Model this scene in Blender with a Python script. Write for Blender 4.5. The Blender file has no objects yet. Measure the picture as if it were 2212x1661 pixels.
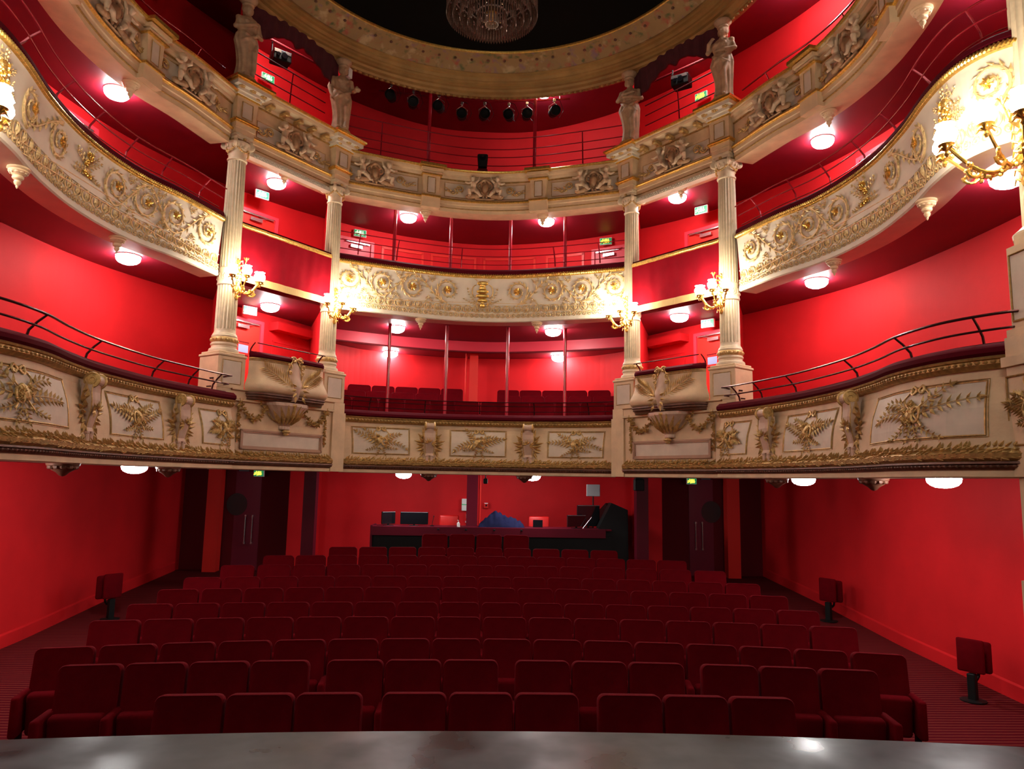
import bpy, bmesh, math, random
import numpy as np
from mathutils import Vector, Matrix
PI = math.pi
E = 2.6            # height of the photographer's eye above the stalls floor; plan heights below are relative to it
sc = bpy.context.scene
COL = sc.collection
# ------------------------------------------------------------------ camera, world, exposure
cd = bpy.data.cameras.new('camera'); cam = bpy.data.objects.new('camera', cd); COL.objects.link(cam); sc.camera = cam
F_PX, YAW, ROLL = 1560.0, math.radians(2.53), math.radians(1.03)
PITCH = math.atan((1038 - 1661/2) / F_PX)
fw = Vector((math.sin(YAW)*math.cos(PITCH), math.cos(YAW)*math.cos(PITCH), math.sin(PITCH)))
rt = Vector((math.cos(YAW), -math.sin(YAW), 0)); up = rt.cross(fw)
R_ = rt*math.cos(ROLL) + up*math.sin(ROLL); U_ = up*math.cos(ROLL) - rt*math.sin(ROLL)
cam.matrix_world = Matrix(((R_.x, U_.x, -fw.x, 0), (R_.y, U_.y, -fw.y, 0), (R_.z, U_.z, -fw.z, E), (0, 0, 0, 1)))
cd.sensor_width = 36.0; cd.lens = F_PX/2212*36.0; cd.clip_start = 0.05; cd.clip_end = 200
w = bpy.data.worlds.new('world'); sc.world = w; w.use_nodes = True
w.node_tree.nodes['Background'].inputs[0].default_value = (0.03, 0.028, 0.03, 1)
w.node_tree.nodes['Background'].inputs[1].default_value = 0.35
sc.view_settings.view_transform = 'Standard'; sc.view_settings.look = 'None'
sc.view_settings.gamma = 1.0; sc.view_settings.use_curve_mapping = False
sc.view_settings.exposure = 0.0
sc.cycles.use_denoising = True
sc.cycles.max_bounces = 8; sc.cycles.diffuse_bounces = 5; sc.cycles.glossy_bounces = 3
sc.cycles.sample_clamp_indirect = 8.0
LAMP_POWER = 112.0; SCONCE_POWER = 78.0
# added fill light, unseen above and behind the camera, brightens the front seats
wl = bpy.data.lights.new('front_row_fill', 'AREA'); wl.shape = 'RECTANGLE'; wl.size = 3.0; wl.size_y = 0.6; wl.energy = 150.0; wl.color = (1.0, 0.9, 0.8)
wlo = bpy.data.objects.new('front_row_fill', wl); COL.objects.link(wlo); wlo.location = (0, -0.8, 7.6); wlo.rotation_euler = (math.radians(52), 0, 0)
# ------------------------------------------------------------------ materials
MATS = {}
def mat(name, col, rough=0.6, metal=0.0, var=0.0, scale=6.0, bump=0.0, bscale=60.0, sheen=0.0, emis=None, estr=0.0, spec=0.5, trans=0.0, coat=0.0):
    m = bpy.data.materials.new(name); m.use_nodes = True
    nt = m.node_tree; b = nt.nodes['Principled BSDF']
    b.inputs['Base Color'].default_value = (*col, 1); b.inputs['Roughness'].default_value = rough
    b.inputs['Metallic'].default_value = metal; b.inputs['Specular IOR Level'].default_value = spec
    if sheen: b.inputs['Sheen Weight'].default_value = sheen; b.inputs['Sheen Tint'].default_value = (*[min(1, c*3+0.02) for c in col], 1)
    if trans: b.inputs['Transmission Weight'].default_value = trans
    if coat: b.inputs['Coat Weight'].default_value = coat
    if emis: b.inputs['Emission Color'].default_value = (*emis, 1); b.inputs['Emission Strength'].default_value = estr
    tc = nt.nodes.new('ShaderNodeTexCoord')
    if var:
        n = nt.nodes.new('ShaderNodeTexNoise'); n.inputs['Scale'].default_value = scale; n.inputs['Detail'].default_value = 6
        r = nt.nodes.new('ShaderNodeValToRGB'); mx = [min(1, c*(1+var)) for c in col]; mn = [c*(1-var) for c in col]
        r.color_ramp.elements[0].position = 0.3; r.color_ramp.elements[1].position = 0.7
        r.color_ramp.elements[0].color = (*mn, 1); r.color_ramp.elements[1].color = (*mx, 1)
        nt.links.new(tc.outputs['Object'], n.inputs['Vector']); nt.links.new(n.outputs['Fac'], r.inputs['Fac']); nt.links.new(r.outputs['Color'], b.inputs['Base Color'])
    if bump:
        n = nt.nodes.new('ShaderNodeTexNoise'); n.inputs['Scale'].default_value = bscale; n.inputs['Detail'].default_value = 4
        bp = nt.nodes.new('ShaderNodeBump'); bp.inputs['Strength'].default_value = bump; bp.inputs['Distance'].default_value = 0.01
        nt.links.new(tc.outputs['Object'], n.inputs['Vector']); nt.links.new(n.outputs['Fac'], bp.inputs['Height']); nt.links.new(bp.outputs['Normal'], b.inputs['Normal'])
    MATS[name] = m; return m
M = MATS
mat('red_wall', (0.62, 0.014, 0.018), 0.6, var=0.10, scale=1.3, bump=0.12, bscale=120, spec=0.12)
mat('red_door', (0.74, 0.028, 0.02), 0.4, spec=0.3)
mat('pink_paint', (0.68, 0.04, 0.065), 0.4, spec=0.3)
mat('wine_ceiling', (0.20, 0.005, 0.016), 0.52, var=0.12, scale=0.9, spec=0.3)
mat('plum_paint', (0.10, 0.005, 0.014), 0.5, spec=0.12)
mat('plum_leaf', (0.17, 0.012, 0.03), 0.35, spec=0.3)
mat('dark_red', (0.12, 0.004, 0.008), 0.7, spec=0.15)
mat('velvet', (0.108, 0.001, 0.004), 0.9, var=0.12, scale=8, bump=0.3, bscale=300, sheen=0.10, spec=0.04)
mat('cushion_velvet', (0.075, 0.0012, 0.006), 0.85, bump=0.2, bscale=250, sheen=0.15, spec=0.08)
mat('drape', (0.27, 0.004, 0.012), 0.9, var=0.1, scale=4, bump=0.2, bscale=200, sheen=0.08, spec=0.08)
mat('pelmet', (0.07, 0.008, 0.014), 0.9, var=0.2, scale=7, bump=0.3, bscale=90)
mat('cream', (0.64, 0.46, 0.27), 0.6, var=0.12, scale=5, bump=0.12, bscale=50)
mat('cream_light', (0.70, 0.62, 0.48), 0.55, var=0.06, scale=5)
mat('panel_grey', (0.60, 0.50, 0.38), 0.6, var=0.08, scale=6)
mat('frame_plaster', (0.40, 0.23, 0.14), 0.5, var=0.1, scale=6)
mat('pink_plaster', (0.54, 0.37, 0.26), 0.6, var=0.1, scale=6)
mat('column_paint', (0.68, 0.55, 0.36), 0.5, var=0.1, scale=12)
mat('groove_shade', (0.42, 0.33, 0.20), 0.6)  # darker column tone for the shade inside the flutes
mat('gold', (0.85, 0.52, 0.13), 0.3, metal=0.85, var=0.25, scale=30, bump=0.3, bscale=60)
mat('dull_gold', (0.56, 0.36, 0.13), 0.45, metal=0.4, var=0.3, scale=25, bump=0.3, bscale=60)
mat('relief_gold', (0.70, 0.50, 0.23), 0.42, metal=0.25, var=0.25, scale=25, bump=0.3, bscale=60)
mat('old_gold', (0.42, 0.25, 0.08), 0.42, metal=0.5, var=0.35, scale=22, bump=0.3, bscale=60)
mat('ring_gold', (0.38, 0.22, 0.07), 0.5, metal=0.25, var=0.2, scale=3)
mat('bronze_brown', (0.14, 0.055, 0.03), 0.45, metal=0.2, var=0.35, scale=18)
mat('stone', (0.48, 0.31, 0.18), 0.6, var=0.25, scale=9, bump=0.2, bscale=40)
mat('putto', (0.60, 0.44, 0.28), 0.5, var=0.3, scale=7)
mat('bronze_stone', (0.38, 0.22, 0.11), 0.5, metal=0.15, var=0.35, scale=9)
mat('rail_metal', (0.10, 0.03, 0.03), 0.25, metal=0.7)
mat('rail_red', (0.28, 0.01, 0.02), 0.25, metal=0.3)
mat('pole_red', (0.40, 0.012, 0.03), 0.22, spec=0.7)
mat('black', (0.006, 0.006, 0.006), 0.6, spec=0.2)
mat('black_gloss', (0.006, 0.006, 0.008), 0.12)
mat('black_canvas', (0.006, 0.005, 0.004), 0.95, spec=0.02)
mat('steel', (0.55, 0.55, 0.56), 0.25, metal=0.9)
mat('white_plastic', (0.8, 0.8, 0.78), 0.4)
mat('grey_panel', (0.33, 0.33, 0.34), 0.5)
mat('green', (0.02, 0.25, 0.10), 0.4, emis=(0.02, 0.35, 0.12), estr=0.5)
mat('sign_white', (0.8, 0.85, 0.7), 0.4, emis=(0.85, 0.9, 0.6), estr=0.9)
mat('sign_amber', (0.9, 0.6, 0.05), 0.4, emis=(1.0, 0.65, 0.05), estr=2.5)
mat('lamp_dome', (0.9, 0.9, 0.9), 0.3, emis=(1.0, 0.97, 0.95), estr=LAMP_POWER)
mat('globe', (0.9, 0.9, 0.9), 0.3, emis=(1.0, 0.90, 0.74), estr=SCONCE_POWER)
mat('fringe', (0.66, 0.44, 0.17), 0.7)
mat('crystal', (0.26, 0.17, 0.13), 0.12, metal=0.35, var=0.35, scale=60)
mat('crystal_bright', (0.85, 0.8, 0.75), 0.05, metal=0.6)
mat('blue_cloth', (0.012, 0.014, 0.045), 0.9, var=0.3, scale=8, bump=0.4, bscale=20, spec=0.05)
mat('red_plastic', (0.6, 0.01, 0.01), 0.35)
mat('window_glass', (0.25, 0.32, 0.5), 0.1, emis=(0.35, 0.45, 0.8), estr=0.25)
mat('porthole', (0.02, 0.03, 0.03), 0.15)
def special(name, build):
    m = bpy.data.materials.new(name); m.use_nodes = True; build(m.node_tree, m.node_tree.nodes['Principled BSDF']); MATS[name] = m
def b_carpet(nt, b):
    tc = nt.nodes.new('ShaderNodeTexCoord'); wv = nt.nodes.new('ShaderNodeTexWave'); wv.bands_direction = 'Y'
    wv.inputs['Scale'].default_value = 4.2; wv.inputs['Distortion'].default_value = 0.6; wv.inputs['Detail'].default_value = 3
    r = nt.nodes.new('ShaderNodeValToRGB'); r.color_ramp.elements[0].color = (0.085, 0.004, 0.008, 1); r.color_ramp.elements[1].color = (0.17, 0.03, 0.022, 1)
    r.color_ramp.elements[0].position = 0.72; r.color_ramp.elements[1].position = 0.95
    nt.links.new(tc.outputs['Object'], wv.inputs['Vector']); nt.links.new(wv.outputs['Fac'], r.inputs['Fac']); nt.links.new(r.outputs['Color'], b.inputs['Base Color']); b.inputs['Roughness'].default_value = 0.95; b.inputs['Specular IOR Level'].default_value = 0.05
special('carpet', b_carpet)
def b_stage(nt, b):
    tc = nt.nodes.new('ShaderNodeTexCoord'); n = nt.nodes.new('ShaderNodeTexNoise'); n.inputs['Scale'].default_value = 1.6; n.inputs['Detail'].default_value = 3
    r = nt.nodes.new('ShaderNodeValToRGB'); r.color_ramp.elements[0].color = (0.012, 0.009, 0.008, 1); r.color_ramp.elements[1].color = (0.036, 0.029, 0.026, 1)
    q = nt.nodes.new('ShaderNodeMapRange'); q.inputs[1].default_value = 0.3; q.inputs[2].default_value = 0.7; q.inputs[3].default_value = 0.24; q.inputs[4].default_value = 0.52
    nt.links.new(tc.outputs['Object'], n.inputs['Vector']); nt.links.new(n.outputs['Fac'], r.inputs['Fac']); nt.links.new(r.outputs['Color'], b.inputs['Base Color'])
    n2 = nt.nodes.new('ShaderNodeTexNoise'); n2.inputs['Scale'].default_value = 2.0; n2.inputs['Detail'].default_value = 3
    nt.links.new(tc.outputs['Object'], n2.inputs['Vector']); nt.links.new(n2.outputs['Fac'], q.inputs[0]); nt.links.new(q.outputs[0], b.inputs['Roughness'])
    b.inputs['Specular IOR Level'].default_value = 0.16
special('stage_floor', b_stage)
def b_painted(nt, b):
    # ochre plaster cove with painted sprays of flowers: pattern of the paint itself
    tc = nt.nodes.new('ShaderNodeTexCoord')
    n = nt.nodes.new('ShaderNodeTexNoise'); n.inputs['Scale'].default_value = 3; n.inputs['Detail'].default_value = 8
    r = nt.nodes.new('ShaderNodeValToRGB'); r.color_ramp.elements[0].color = (0.20, 0.11, 0.035, 1); r.color_ramp.elements[1].color = (0.33, 0.19, 0.065, 1)
    nt.links.new(tc.outputs['Object'], n.inputs['Vector']); nt.links.new(n.outputs['Fac'], r.inputs['Fac'])
    last = r.outputs['Color']
    for i, (c, s, th) in enumerate([((0.32, 0.07, 0.03), 6.5, 0.56), ((0.08, 0.09, 0.02), 7.0, 0.56), ((0.20, 0.10, 0.12), 7.2, 0.58), ((0.42, 0.28, 0.13), 4.5, 0.56)]):
        k = nt.nodes.new('ShaderNodeTexNoise'); k.inputs['Scale'].default_value = s; k.inputs['Detail'].default_value = 5; k.noise_dimensions = '4D'; k.inputs['W'].default_value = 3.3*i+1
        cr = nt.nodes.new('ShaderNodeValToRGB'); cr.color_ramp.elements[0].position = th; cr.color_ramp.elements[1].position = th+0.12
        mx = nt.nodes.new('ShaderNodeMix'); mx.data_type = 'RGBA'; mx.inputs[7].default_value = (*c, 1)
        nt.links.new(tc.outputs['Object'], k.inputs['Vector']); nt.links.new(k.outputs['Fac'], cr.inputs['Fac']); nt.links.new(cr.outputs['Color'], mx.inputs[0]); nt.links.new(last, mx.inputs[6]); last = mx.outputs[2]
    nt.links.new(last, b.inputs['Base Color']); b.inputs['Roughness'].default_value = 0.6
special('painted_cove', b_painted)
# ------------------------------------------------------------------ mesh builder
def rotz(a): c, s = math.cos(a), math.sin(a); return np.array([[c, -s, 0], [s, c, 0], [0, 0, 1.0]])
def rotx(a): c, s = math.cos(a), math.sin(a); return np.array([[1.0, 0, 0], [0, c, -s], [0, s, c]])
def roty(a): c, s = math.cos(a), math.sin(a); return np.array([[c, 0, s], [0, 1.0, 0], [-s, 0, c]])
class MB:
    def __init__(s): s.V = []; s.F = []; s.n = 0
    def add(s, V, F):
        V = np.asarray(V, float).reshape(-1, 3); s.V.append(V); k = s.n
        s.F += [tuple(i+k for i in f) for f in F]; s.n += len(V); return s
    def box(s, x0, x1, y0, y1, z0, z1, R=None, c=None):
        V = np.array([[x, y, z] for x in (x0, x1) for y in (y0, y1) for z in (z0, z1)], float)
        if R is not None:
            c = V.mean(0) if c is None else np.array(c, float); V = (V-c) @ np.asarray(R).T + c
        return s.add(V, [(0, 1, 3, 2), (4, 6, 7, 5), (0, 4, 5, 1), (2, 3, 7, 6), (0, 2, 6, 4), (1, 5, 7, 3)])
    def rbox(s, x0, x1, y0, y1, z0, z1, r=0.02, seg=2, R=None, c=None, taper=None):
        bm = bmesh.new(); bmesh.ops.create_cube(bm, size=1)
        bmesh.ops.scale(bm, vec=(x1-x0, y1-y0, z1-z0), verts=bm.verts)
        bmesh.ops.bevel(bm, geom=bm.edges[:], offset=r, segments=seg, affect='EDGES', profile=0.5)
        V = np.array([v.co[:] for v in bm.verts]) ; F = [tuple(v.index for v in f.verts) for f in bm.faces]; bm.free()
        if taper: k = (V[:, 2]/(z1-z0)+0.5); V[:, 0] *= 1+(taper-1)*k
        V += np.array([(x0+x1)/2, (y0+y1)/2, (z0+z1)/2])
        if R is not None:
            c = V.mean(0) if c is None else np.array(c, float); V = (V-c) @ np.asarray(R).T + c
        return s.add(V, F)
    def prism(s, poly, y0, y1, axis='y'):
        n = len(poly); a = [(p[0], y0, p[1]) for p in poly]; b = [(p[0], y1, p[1]) for p in poly]
        if axis == 'z': a = [(p[0], p[1], y0) for p in poly]; b = [(p[0], p[1], y1) for p in poly]
        if axis == 'x': a = [(y0, p[0], p[1]) for p in poly]; b = [(y1, p[0], p[1]) for p in poly]
        return s.add(a+b, [tuple(range(n)), tuple(range(2*n-1, n-1, -1))] + [(i, (i+1) % n, n+(i+1) % n, n+i) for i in range(n)])
    def tube(s, P, r, n=6, cap=True, flat=1.0, axis=None, closed=False):
        P = np.asarray(P, float); m = len(P); r = np.full(m, r) if np.isscalar(r) else np.asarray(r, float)
        T = np.gradient(P, axis=0) if not closed else (np.roll(P, -1, 0)-np.roll(P, 1, 0))
        T /= (np.linalg.norm(T, axis=1)[:, None]+1e-12)
        up = np.array([0, 0, 1.0]) if axis is None else np.asarray(axis, float)
        if axis is None and np.abs(T[:, 2]).mean() > 0.8: up = np.array([0.13, 1.0, 0])
        A = np.cross(T, up); A /= (np.linalg.norm(A, axis=1)[:, None]+1e-12); B = np.cross(A, T)
        an = np.arange(n)*2*PI/n
        V = P[:, None, :] + r[:, None, None]*(np.cos(an)[None, :, None]*A[:, None, :] + flat*np.sin(an)[None, :, None]*B[:, None, :])
        F = []; mm = m if closed else m-1
        for i in range(mm):
            for j in range(n): F.append((i*n+j, i*n+(j+1) % n, ((i+1) % m)*n+(j+1) % n, ((i+1) % m)*n+j))
        if cap and not closed: F += [tuple(range(n-1, -1, -1)), tuple((m-1)*n+j for j in range(n))]
        return s.add(V.reshape(-1, 3), F)
    def lathe(s, prof, c=(0, 0, 0), n=16, flute=None, R=None, cap=True):
        m = len(prof); an = np.arange(n)*2*PI/n; V = []
        for r, z in prof:
            rr = np.full(n, r) if flute is None else r*flute(an, z)
            V.append(np.stack([rr*np.cos(an), rr*np.sin(an), np.full(n, z)], 1))
        V = np.concatenate(V)
        if R is not None: V = V @ np.asarray(R).T
        V = V + np.array(c, float)
        F = [(i*n+j, i*n+(j+1) % n, (i+1)*n+(j+1) % n, (i+1)*n+j) for i in range(m-1) for j in range(n)]
        if cap: F += [tuple(range(n-1, -1, -1)), tuple((m-1)*n+j for j in range(n))]
        return s.add(V, F)
    def ell(s, c, r, R=None, nu=8, nv=5):
        V = [(0, 0, -1)]
        for i in range(1, nv):
            a = -PI/2+PI*i/nv
            V += [(math.cos(a)*math.cos(2*PI*j/nu), math.cos(a)*math.sin(2*PI*j/nu), math.sin(a)) for j in range(nu)]
        V.append((0, 0, 1)); V = np.array(V)*np.array(r)
        if R is not None: V = V @ np.asarray(R).T
        F = [(0, 1+(j+1) % nu, 1+j) for j in range(nu)]
        for i in range(nv-2): F += [(1+i*nu+j, 1+i*nu+(j+1) % nu, 1+(i+1)*nu+(j+1) % nu, 1+(i+1)*nu+j) for j in range(nu)]
        k = 1+(nv-2)*nu; F += [(k+j, k+(j+1) % nu, k+nu) for j in range(nu)]
        return s.add(V+np.array(c, float), F)
    def leaf(s, base, ang, L, wd, th=0.008, lift=0.0):
        """pointed leaf lying on the (u, v) face; columns are u, w(outward), v"""
        c, n = math.cos(ang), math.sin(ang); b = np.array(base, float)
        d = np.array([c, 0, n]); q = np.array([-n, 0, c]); o = np.array([0, 1.0, 0])
        V = [b, b+d*L*0.35+q*wd/2, b+d*L+o*lift, b+d*L*0.35-q*wd/2, b+d*L*0.4+o*(th+lift*0.5), b+d*L*0.4-o*th*0.5]
        return s.add(V, [(0, 3, 4), (3, 2, 4), (2, 1, 4), (1, 0, 4), (0, 1, 5), (1, 2, 5), (2, 3, 5), (3, 0, 5)])
    def merge(s, o, f=None):
        V = np.concatenate(o.V) if o.V else np.zeros((0, 3)); return s.add(f(V) if f else V, o.F)
    def arr(s): return np.concatenate(s.V)
LOC = {}
def link(o, parent=None):
    COL.objects.link(o)
    if parent is not None: o.parent = parent
    return o
def mk(name, mb, material, parent=None, smooth=False, local=False, mods=None, ang=35):
    """one mesh object; vertices come in plan coordinates (heights from eye level), or local to the parent when local=True"""
    V = mb.arr().copy()
    if not local: V[:, 2] += E
    if parent is not None: org = np.zeros(3) if local else np.array(LOC[parent.name])
    elif local: org = np.zeros(3)
    else: org = np.array([(V[:, 0].min()+V[:, 0].max())/2, (V[:, 1].min()+V[:, 1].max())/2, V[:, 2].min()])
    me = bpy.data.meshes.new(name); me.from_pydata((V-org).tolist(), [], mb.F)
    bm = bmesh.new(); bm.from_mesh(me); bmesh.ops.recalc_face_normals(bm, faces=bm.faces); bm.to_mesh(me); bm.free()
    if smooth: me.polygons.foreach_set('use_smooth', [True]*len(me.polygons)); me.set_sharp_from_angle(angle=math.radians(ang))
    me.materials.append(M[material] if isinstance(material, str) else material)
    o = bpy.data.objects.new(name, me); link(o, parent)
    if parent is None: o.location = org; LOC[o.name] = tuple(org)
    else: LOC[o.name] = LOC[parent.name] if not local else (0, 0, 0)
    if parent is not None and not local: LOC[o.name] = tuple(LOC[parent.name])
    return o
def tag(o, label=None, cat=None, group=None, kind=None):
    if label: o['label'] = label
    if cat: o['category'] = cat
    if group: o['group'] = group
    if kind: o['kind'] = kind
    return o
def thing(name, label, cat, loc=(0, 0, 0), group=None, kind=None, rz=0.0):
    """an Empty at the thing's base; loc in plan coordinates"""
    o = bpy.data.objects.new(name, None); o.empty_display_size = 0.1; link(o)
    o.location = (loc[0], loc[1], loc[2]+E); o.rotation_euler = (0, 0, rz); LOC[o.name] = tuple(o.location)
    return tag(o, label, cat, group, kind)
def copy_tree(o, parent=None):
    c = o.copy(); COL.objects.link(c); c.parent = parent
    for ch in list(o.children): copy_tree(ch, c)
    return c
def place(proto, used, loc, rz, label, group=None, scale=None):
    o = copy_tree(proto) if used else proto
    o.location = (loc[0], loc[1], loc[2]+E); o.rotation_euler = (0, 0, rz)
    if scale: o.scale = (scale,)*3
    o['label'] = label
    if group: o['group'] = group
    return o
def mirror(mb):
    o = MB(); V = mb.arr().copy(); V[:, 0] *= -1; o.add(V, [tuple(reversed(f)) for f in mb.F]); return o
# ------------------------------------------------------------------ plan curves
def spline(P, ds=0.05):
    P = np.asarray(P, float); Q = np.vstack([2*P[0]-P[1], P, 2*P[-1]-P[-2]]); out = []
    for i in range(1, len(Q)-2):
        for t in np.linspace(0, 1, 16, endpoint=False):
            a, b, c, d = Q[i-1], Q[i], Q[i+1], Q[i+2]
            out.append(0.5*((2*b)+(-a+c)*t+(2*a-5*b+4*c-d)*t*t+(-a+3*b-3*c+d)*t**3))
    out.append(P[-1]); return resample(np.array(out), ds)
def resample(P, ds=0.05, n=None):
    P = np.asarray(P, float); L = np.r_[0, np.cumsum(np.linalg.norm(np.diff(P, axis=0), axis=1))]
    n = n or max(2, int(round(L[-1]/ds))+1); s = np.linspace(0, L[-1], n)
    return np.stack([np.interp(s, L, P[:, 0]), np.interp(s, L, P[:, 1])], 1)
class Path:
    """a curve on the plan; w is measured from it towards the middle of the house, u along it"""
    def __init__(s, P, mid=(0, 8.5), straight=False, ds=0.05):
        s.P = resample(P, ds) if straight else spline(P, ds)
        s.S = np.r_[0, np.cumsum(np.linalg.norm(np.diff(s.P, axis=0), axis=1))]; s.L = s.S[-1]
        T = np.gradient(s.P, axis=0); T /= np.linalg.norm(T, axis=1)[:, None]
        N = np.stack([-T[:, 1], T[:, 0]], 1); k = len(N)//2
        if np.dot(N[k], np.array(mid)-s.P[k]) < 0: N = -N
        s.N = N
    def ev(s, u):
        p = np.stack([np.interp(u, s.S, s.P[:, 0]), np.interp(u, s.S, s.P[:, 1])], -1)
        n = np.stack([np.interp(u, s.S, s.N[:, 0]), np.interp(u, s.S, s.N[:, 1])], -1)
        n /= np.linalg.norm(n, axis=-1)[..., None]; return p, n
    def map(s, V, u0=0.0, v0=0.0, face=None, w0=0.0):
        u = V[:, 0]+u0; v = V[:, 2]+v0; wv = V[:, 1]+w0 + (face(v) if face else 0)
        p, n = s.ev(u); return np.stack([p[:, 0]+n[:, 0]*wv, p[:, 1]+n[:, 1]*wv, v], 1)
    def sweep(s, prof, u0=0.0, u1=None, closed=False, ds=0.06):
        u1 = s.L if u1 is None else u1; k = max(2, int((u1-u0)/ds)+1); U = np.linspace(u0, u1, k); p, n = s.ev(U)
        prof = np.asarray(prof, float); m = len(prof)
        V = np.concatenate([p[:, None, :]+n[:, None, :]*prof[None, :, 0, None], np.broadcast_to(prof[None, :, 1, None], (k, m, 1))], 2).reshape(-1, 3)
        F = []; mm = m if closed else m-1
        for i in range(k-1):
            for j in range(mm): F.append((i*m+j, i*m+(j+1) % m, (i+1)*m+(j+1) % m, (i+1)*m+j))
        if closed: F += [tuple(range(m)), tuple((k-1)*m+j for j in range(m-1, -1, -1))]
        return MB().add(V, F)
    def find(s, az):
        """arc length where the curve is seen at x/y = az from the stage"""
        r = s.P[:, 0]/s.P[:, 1]-az; k = np.where(np.sign(r[:-1]) != np.sign(r[1:]))[0]
        if len(k) == 0: return float(s.S[np.argmin(abs(r))])
        k = k[-1]; t = r[k]/(r[k]-r[k+1]); return float(s.S[k]+t*(s.S[k+1]-s.S[k]))
def sym(pts): return [(-x, y) for x, y in reversed(pts) if x > 0] + list(pts)
P2R = Path([(3.98, 10.80), (4.12, 10.35), (4.27, 9.9), (4.5, 9.35), (4.63, 8.75), (4.66, 8.05), (4.57, 7.3), (4.42, 6.65), (4.36, 6.15), (4.45, 5.8), (4.62, 5.6)])
P2C = Path(sym([(0, 13.5), (0.55, 13.45), (1.1, 13.3), (1.7, 13.08), (2.2, 12.88), (2.66, 12.68)]))
P1R = Path([(3.62, 10.72), (3.76, 10.4), (3.97, 9.7), (4.12, 9.0), (4.18, 8.0), (4.12, 7.3), (4.02, 6.7), (4.07, 6.1), (4.3, 5.65), (4.5, 5.5)])
P1C = Path(sym([(0, 13.52), (0.7, 13.49), (1.3, 13.38), (1.9, 13.2), (2.42, 12.93)]))
CI = np.array([2.70, 12.62]); CO = np.array([3.90, 10.98])
PB = Path([(2.70, 12.62), (3.90, 10.98)], straight=True)      # bay between inner and outer column (right)
W1 = Path(sym([(0, 16.75), (1.4, 16.5), (2.6, 15.9), (3.35, 14.9), (3.9, 13.95), (4.55, 12.9), (5.2, 11.7), (5.75, 10.3), (5.98, 8.6), (6.0, 6.5), (6.0, 3.0)]), ds=0.1)
W2 = Path(sym([(0, 15.65), (1.2, 15.42), (2.2, 15.0), (3.1, 14.4), (3.9, 13.7), (4.6, 12.85), (5.25, 11.75), (5.75, 10.5), (6.0, 9.0), (6.02, 6.5), (6.0, 3.0)]), ds=0.1)
W3 = Path(sym([(0, 16.0), (1.2, 15.85), (2.4, 15.2), (3.3, 14.4), (4.1, 13.4), (4.9, 12.2), (5.5, 11.0), (5.9, 9.6), (6.02, 8.0), (6.02, 5.5), (6.0, 3.0)]), ds=0.1)
# ================================================================== THE SETTING
def struct(name, mb, m, label, parent=None, smooth=False):
    o = mk(name, mb, m, parent, smooth=smooth)
    if parent is None: tag(o, label, None, None, 'structure')
    return o
def full(side, centre):
    s = side.P; l = s.copy(); l[:, 0] *= -1
    return np.vstack([l[::-1], centre.P, s])
def polar(P, th, c=(0, 4.2)):
    d = np.asarray(P)-np.array(c); a = np.arctan2(d[:, 1], d[:, 0]); r = np.linalg.norm(d, axis=1); k = np.argsort(a)
    rr = np.interp(th, a[k], r[k]); return np.stack([c[0]+rr*np.cos(th), c[1]+rr*np.sin(th)], 1)
def slab(inner, outer, z0, z1, t0=14, t1=166, inset=0.0):
    th = np.radians(np.linspace(t0, t1, 150)); a = polar(inner, th); b = polar(outer, th); n = len(th)
    if inset: d = b-a; L = np.linalg.norm(d, axis=1)[:, None]; a = a+d/L*inset
    V = [(x, y, z) for (P, z) in ((a, z0), (b, z0), (b, z1), (a, z1)) for x, y in P]
    F = [(k*n+i, k*n+i+1, ((k+1) % 4)*n+i+1, ((k+1) % 4)*n+i) for k in range(4) for i in range(n-1)] + [(0, n, 2*n, 3*n), (n-1, 4*n-1, 3*n-1, 2*n-1)]
    return MB().add(V, F)
def boxline(x, y1, y0=3.0): return np.vstack([resample(p, 0.1) for p in ([(x, y0), (x, y1)], [(x, y1), (-x, y1)], [(-x, y1), (-x, y0)])])
FY = [2.5, 5.8, 8.35, 10.95, 13.3, 16.0, 17.6]; FZ = [-2.6, -2.56, -2.47, -2.35, -2.17, -2.02, -2.02]
def zf(y): return float(np.interp(y, FY, FZ))
ys = np.linspace(2.5, 17.6, 50)
mb = MB(); V = [(x, y, zf(y)-d) for d in (0, 0.15) for y in ys for x in (-6.55, 6.55)]; n = len(ys)
F = [(2*i, 2*i+1, 2*i+3, 2*i+2) for i in range(n-1)] + [(2*n+2*i, 2*n+2*i+2, 2*n+2*i+3, 2*n+2*i+1) for i in range(n-1)]
F += [(2*i, 2*i+2, 2*n+2*i+2, 2*n+2*i) for i in range(n-1)] + [(2*i+1, 2*n+2*i+1, 2*n+2*i+3, 2*i+3) for i in range(n-1)]
mb.add(V, F); struct('floor', mb, 'carpet', 'dark red striped carpet of the raked stalls floor')
# stage
mb = MB(); xs = np.linspace(-7.0, 7.0, 41); top = [(x, 4.9-0.022*x*x) for x in xs]
mb.prism([(7.0, -4.0), (-7.0, -4.0)] + top, -1.66, -1.6, axis='z'); st = struct('stage_floor', mb, 'stage_floor', 'scuffed dark stage floor with a curved front edge')
mb = MB(); V = [(x, y-0.05, z) for z in (-2.62, -1.66) for x, y in top] + [(x, y-0.15, z) for z in (-2.62, -1.66) for x, y in top]; n = len(top)
mb.add(V, [(i, i+1, n+i+1, n+i) for i in range(n-1)] + [(2*n+i, 3*n+i, 3*n+i+1, 2*n+i+1) for i in range(n-1)]); struct('trim_1', mb, 'black', 'black front of the stage')
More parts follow.
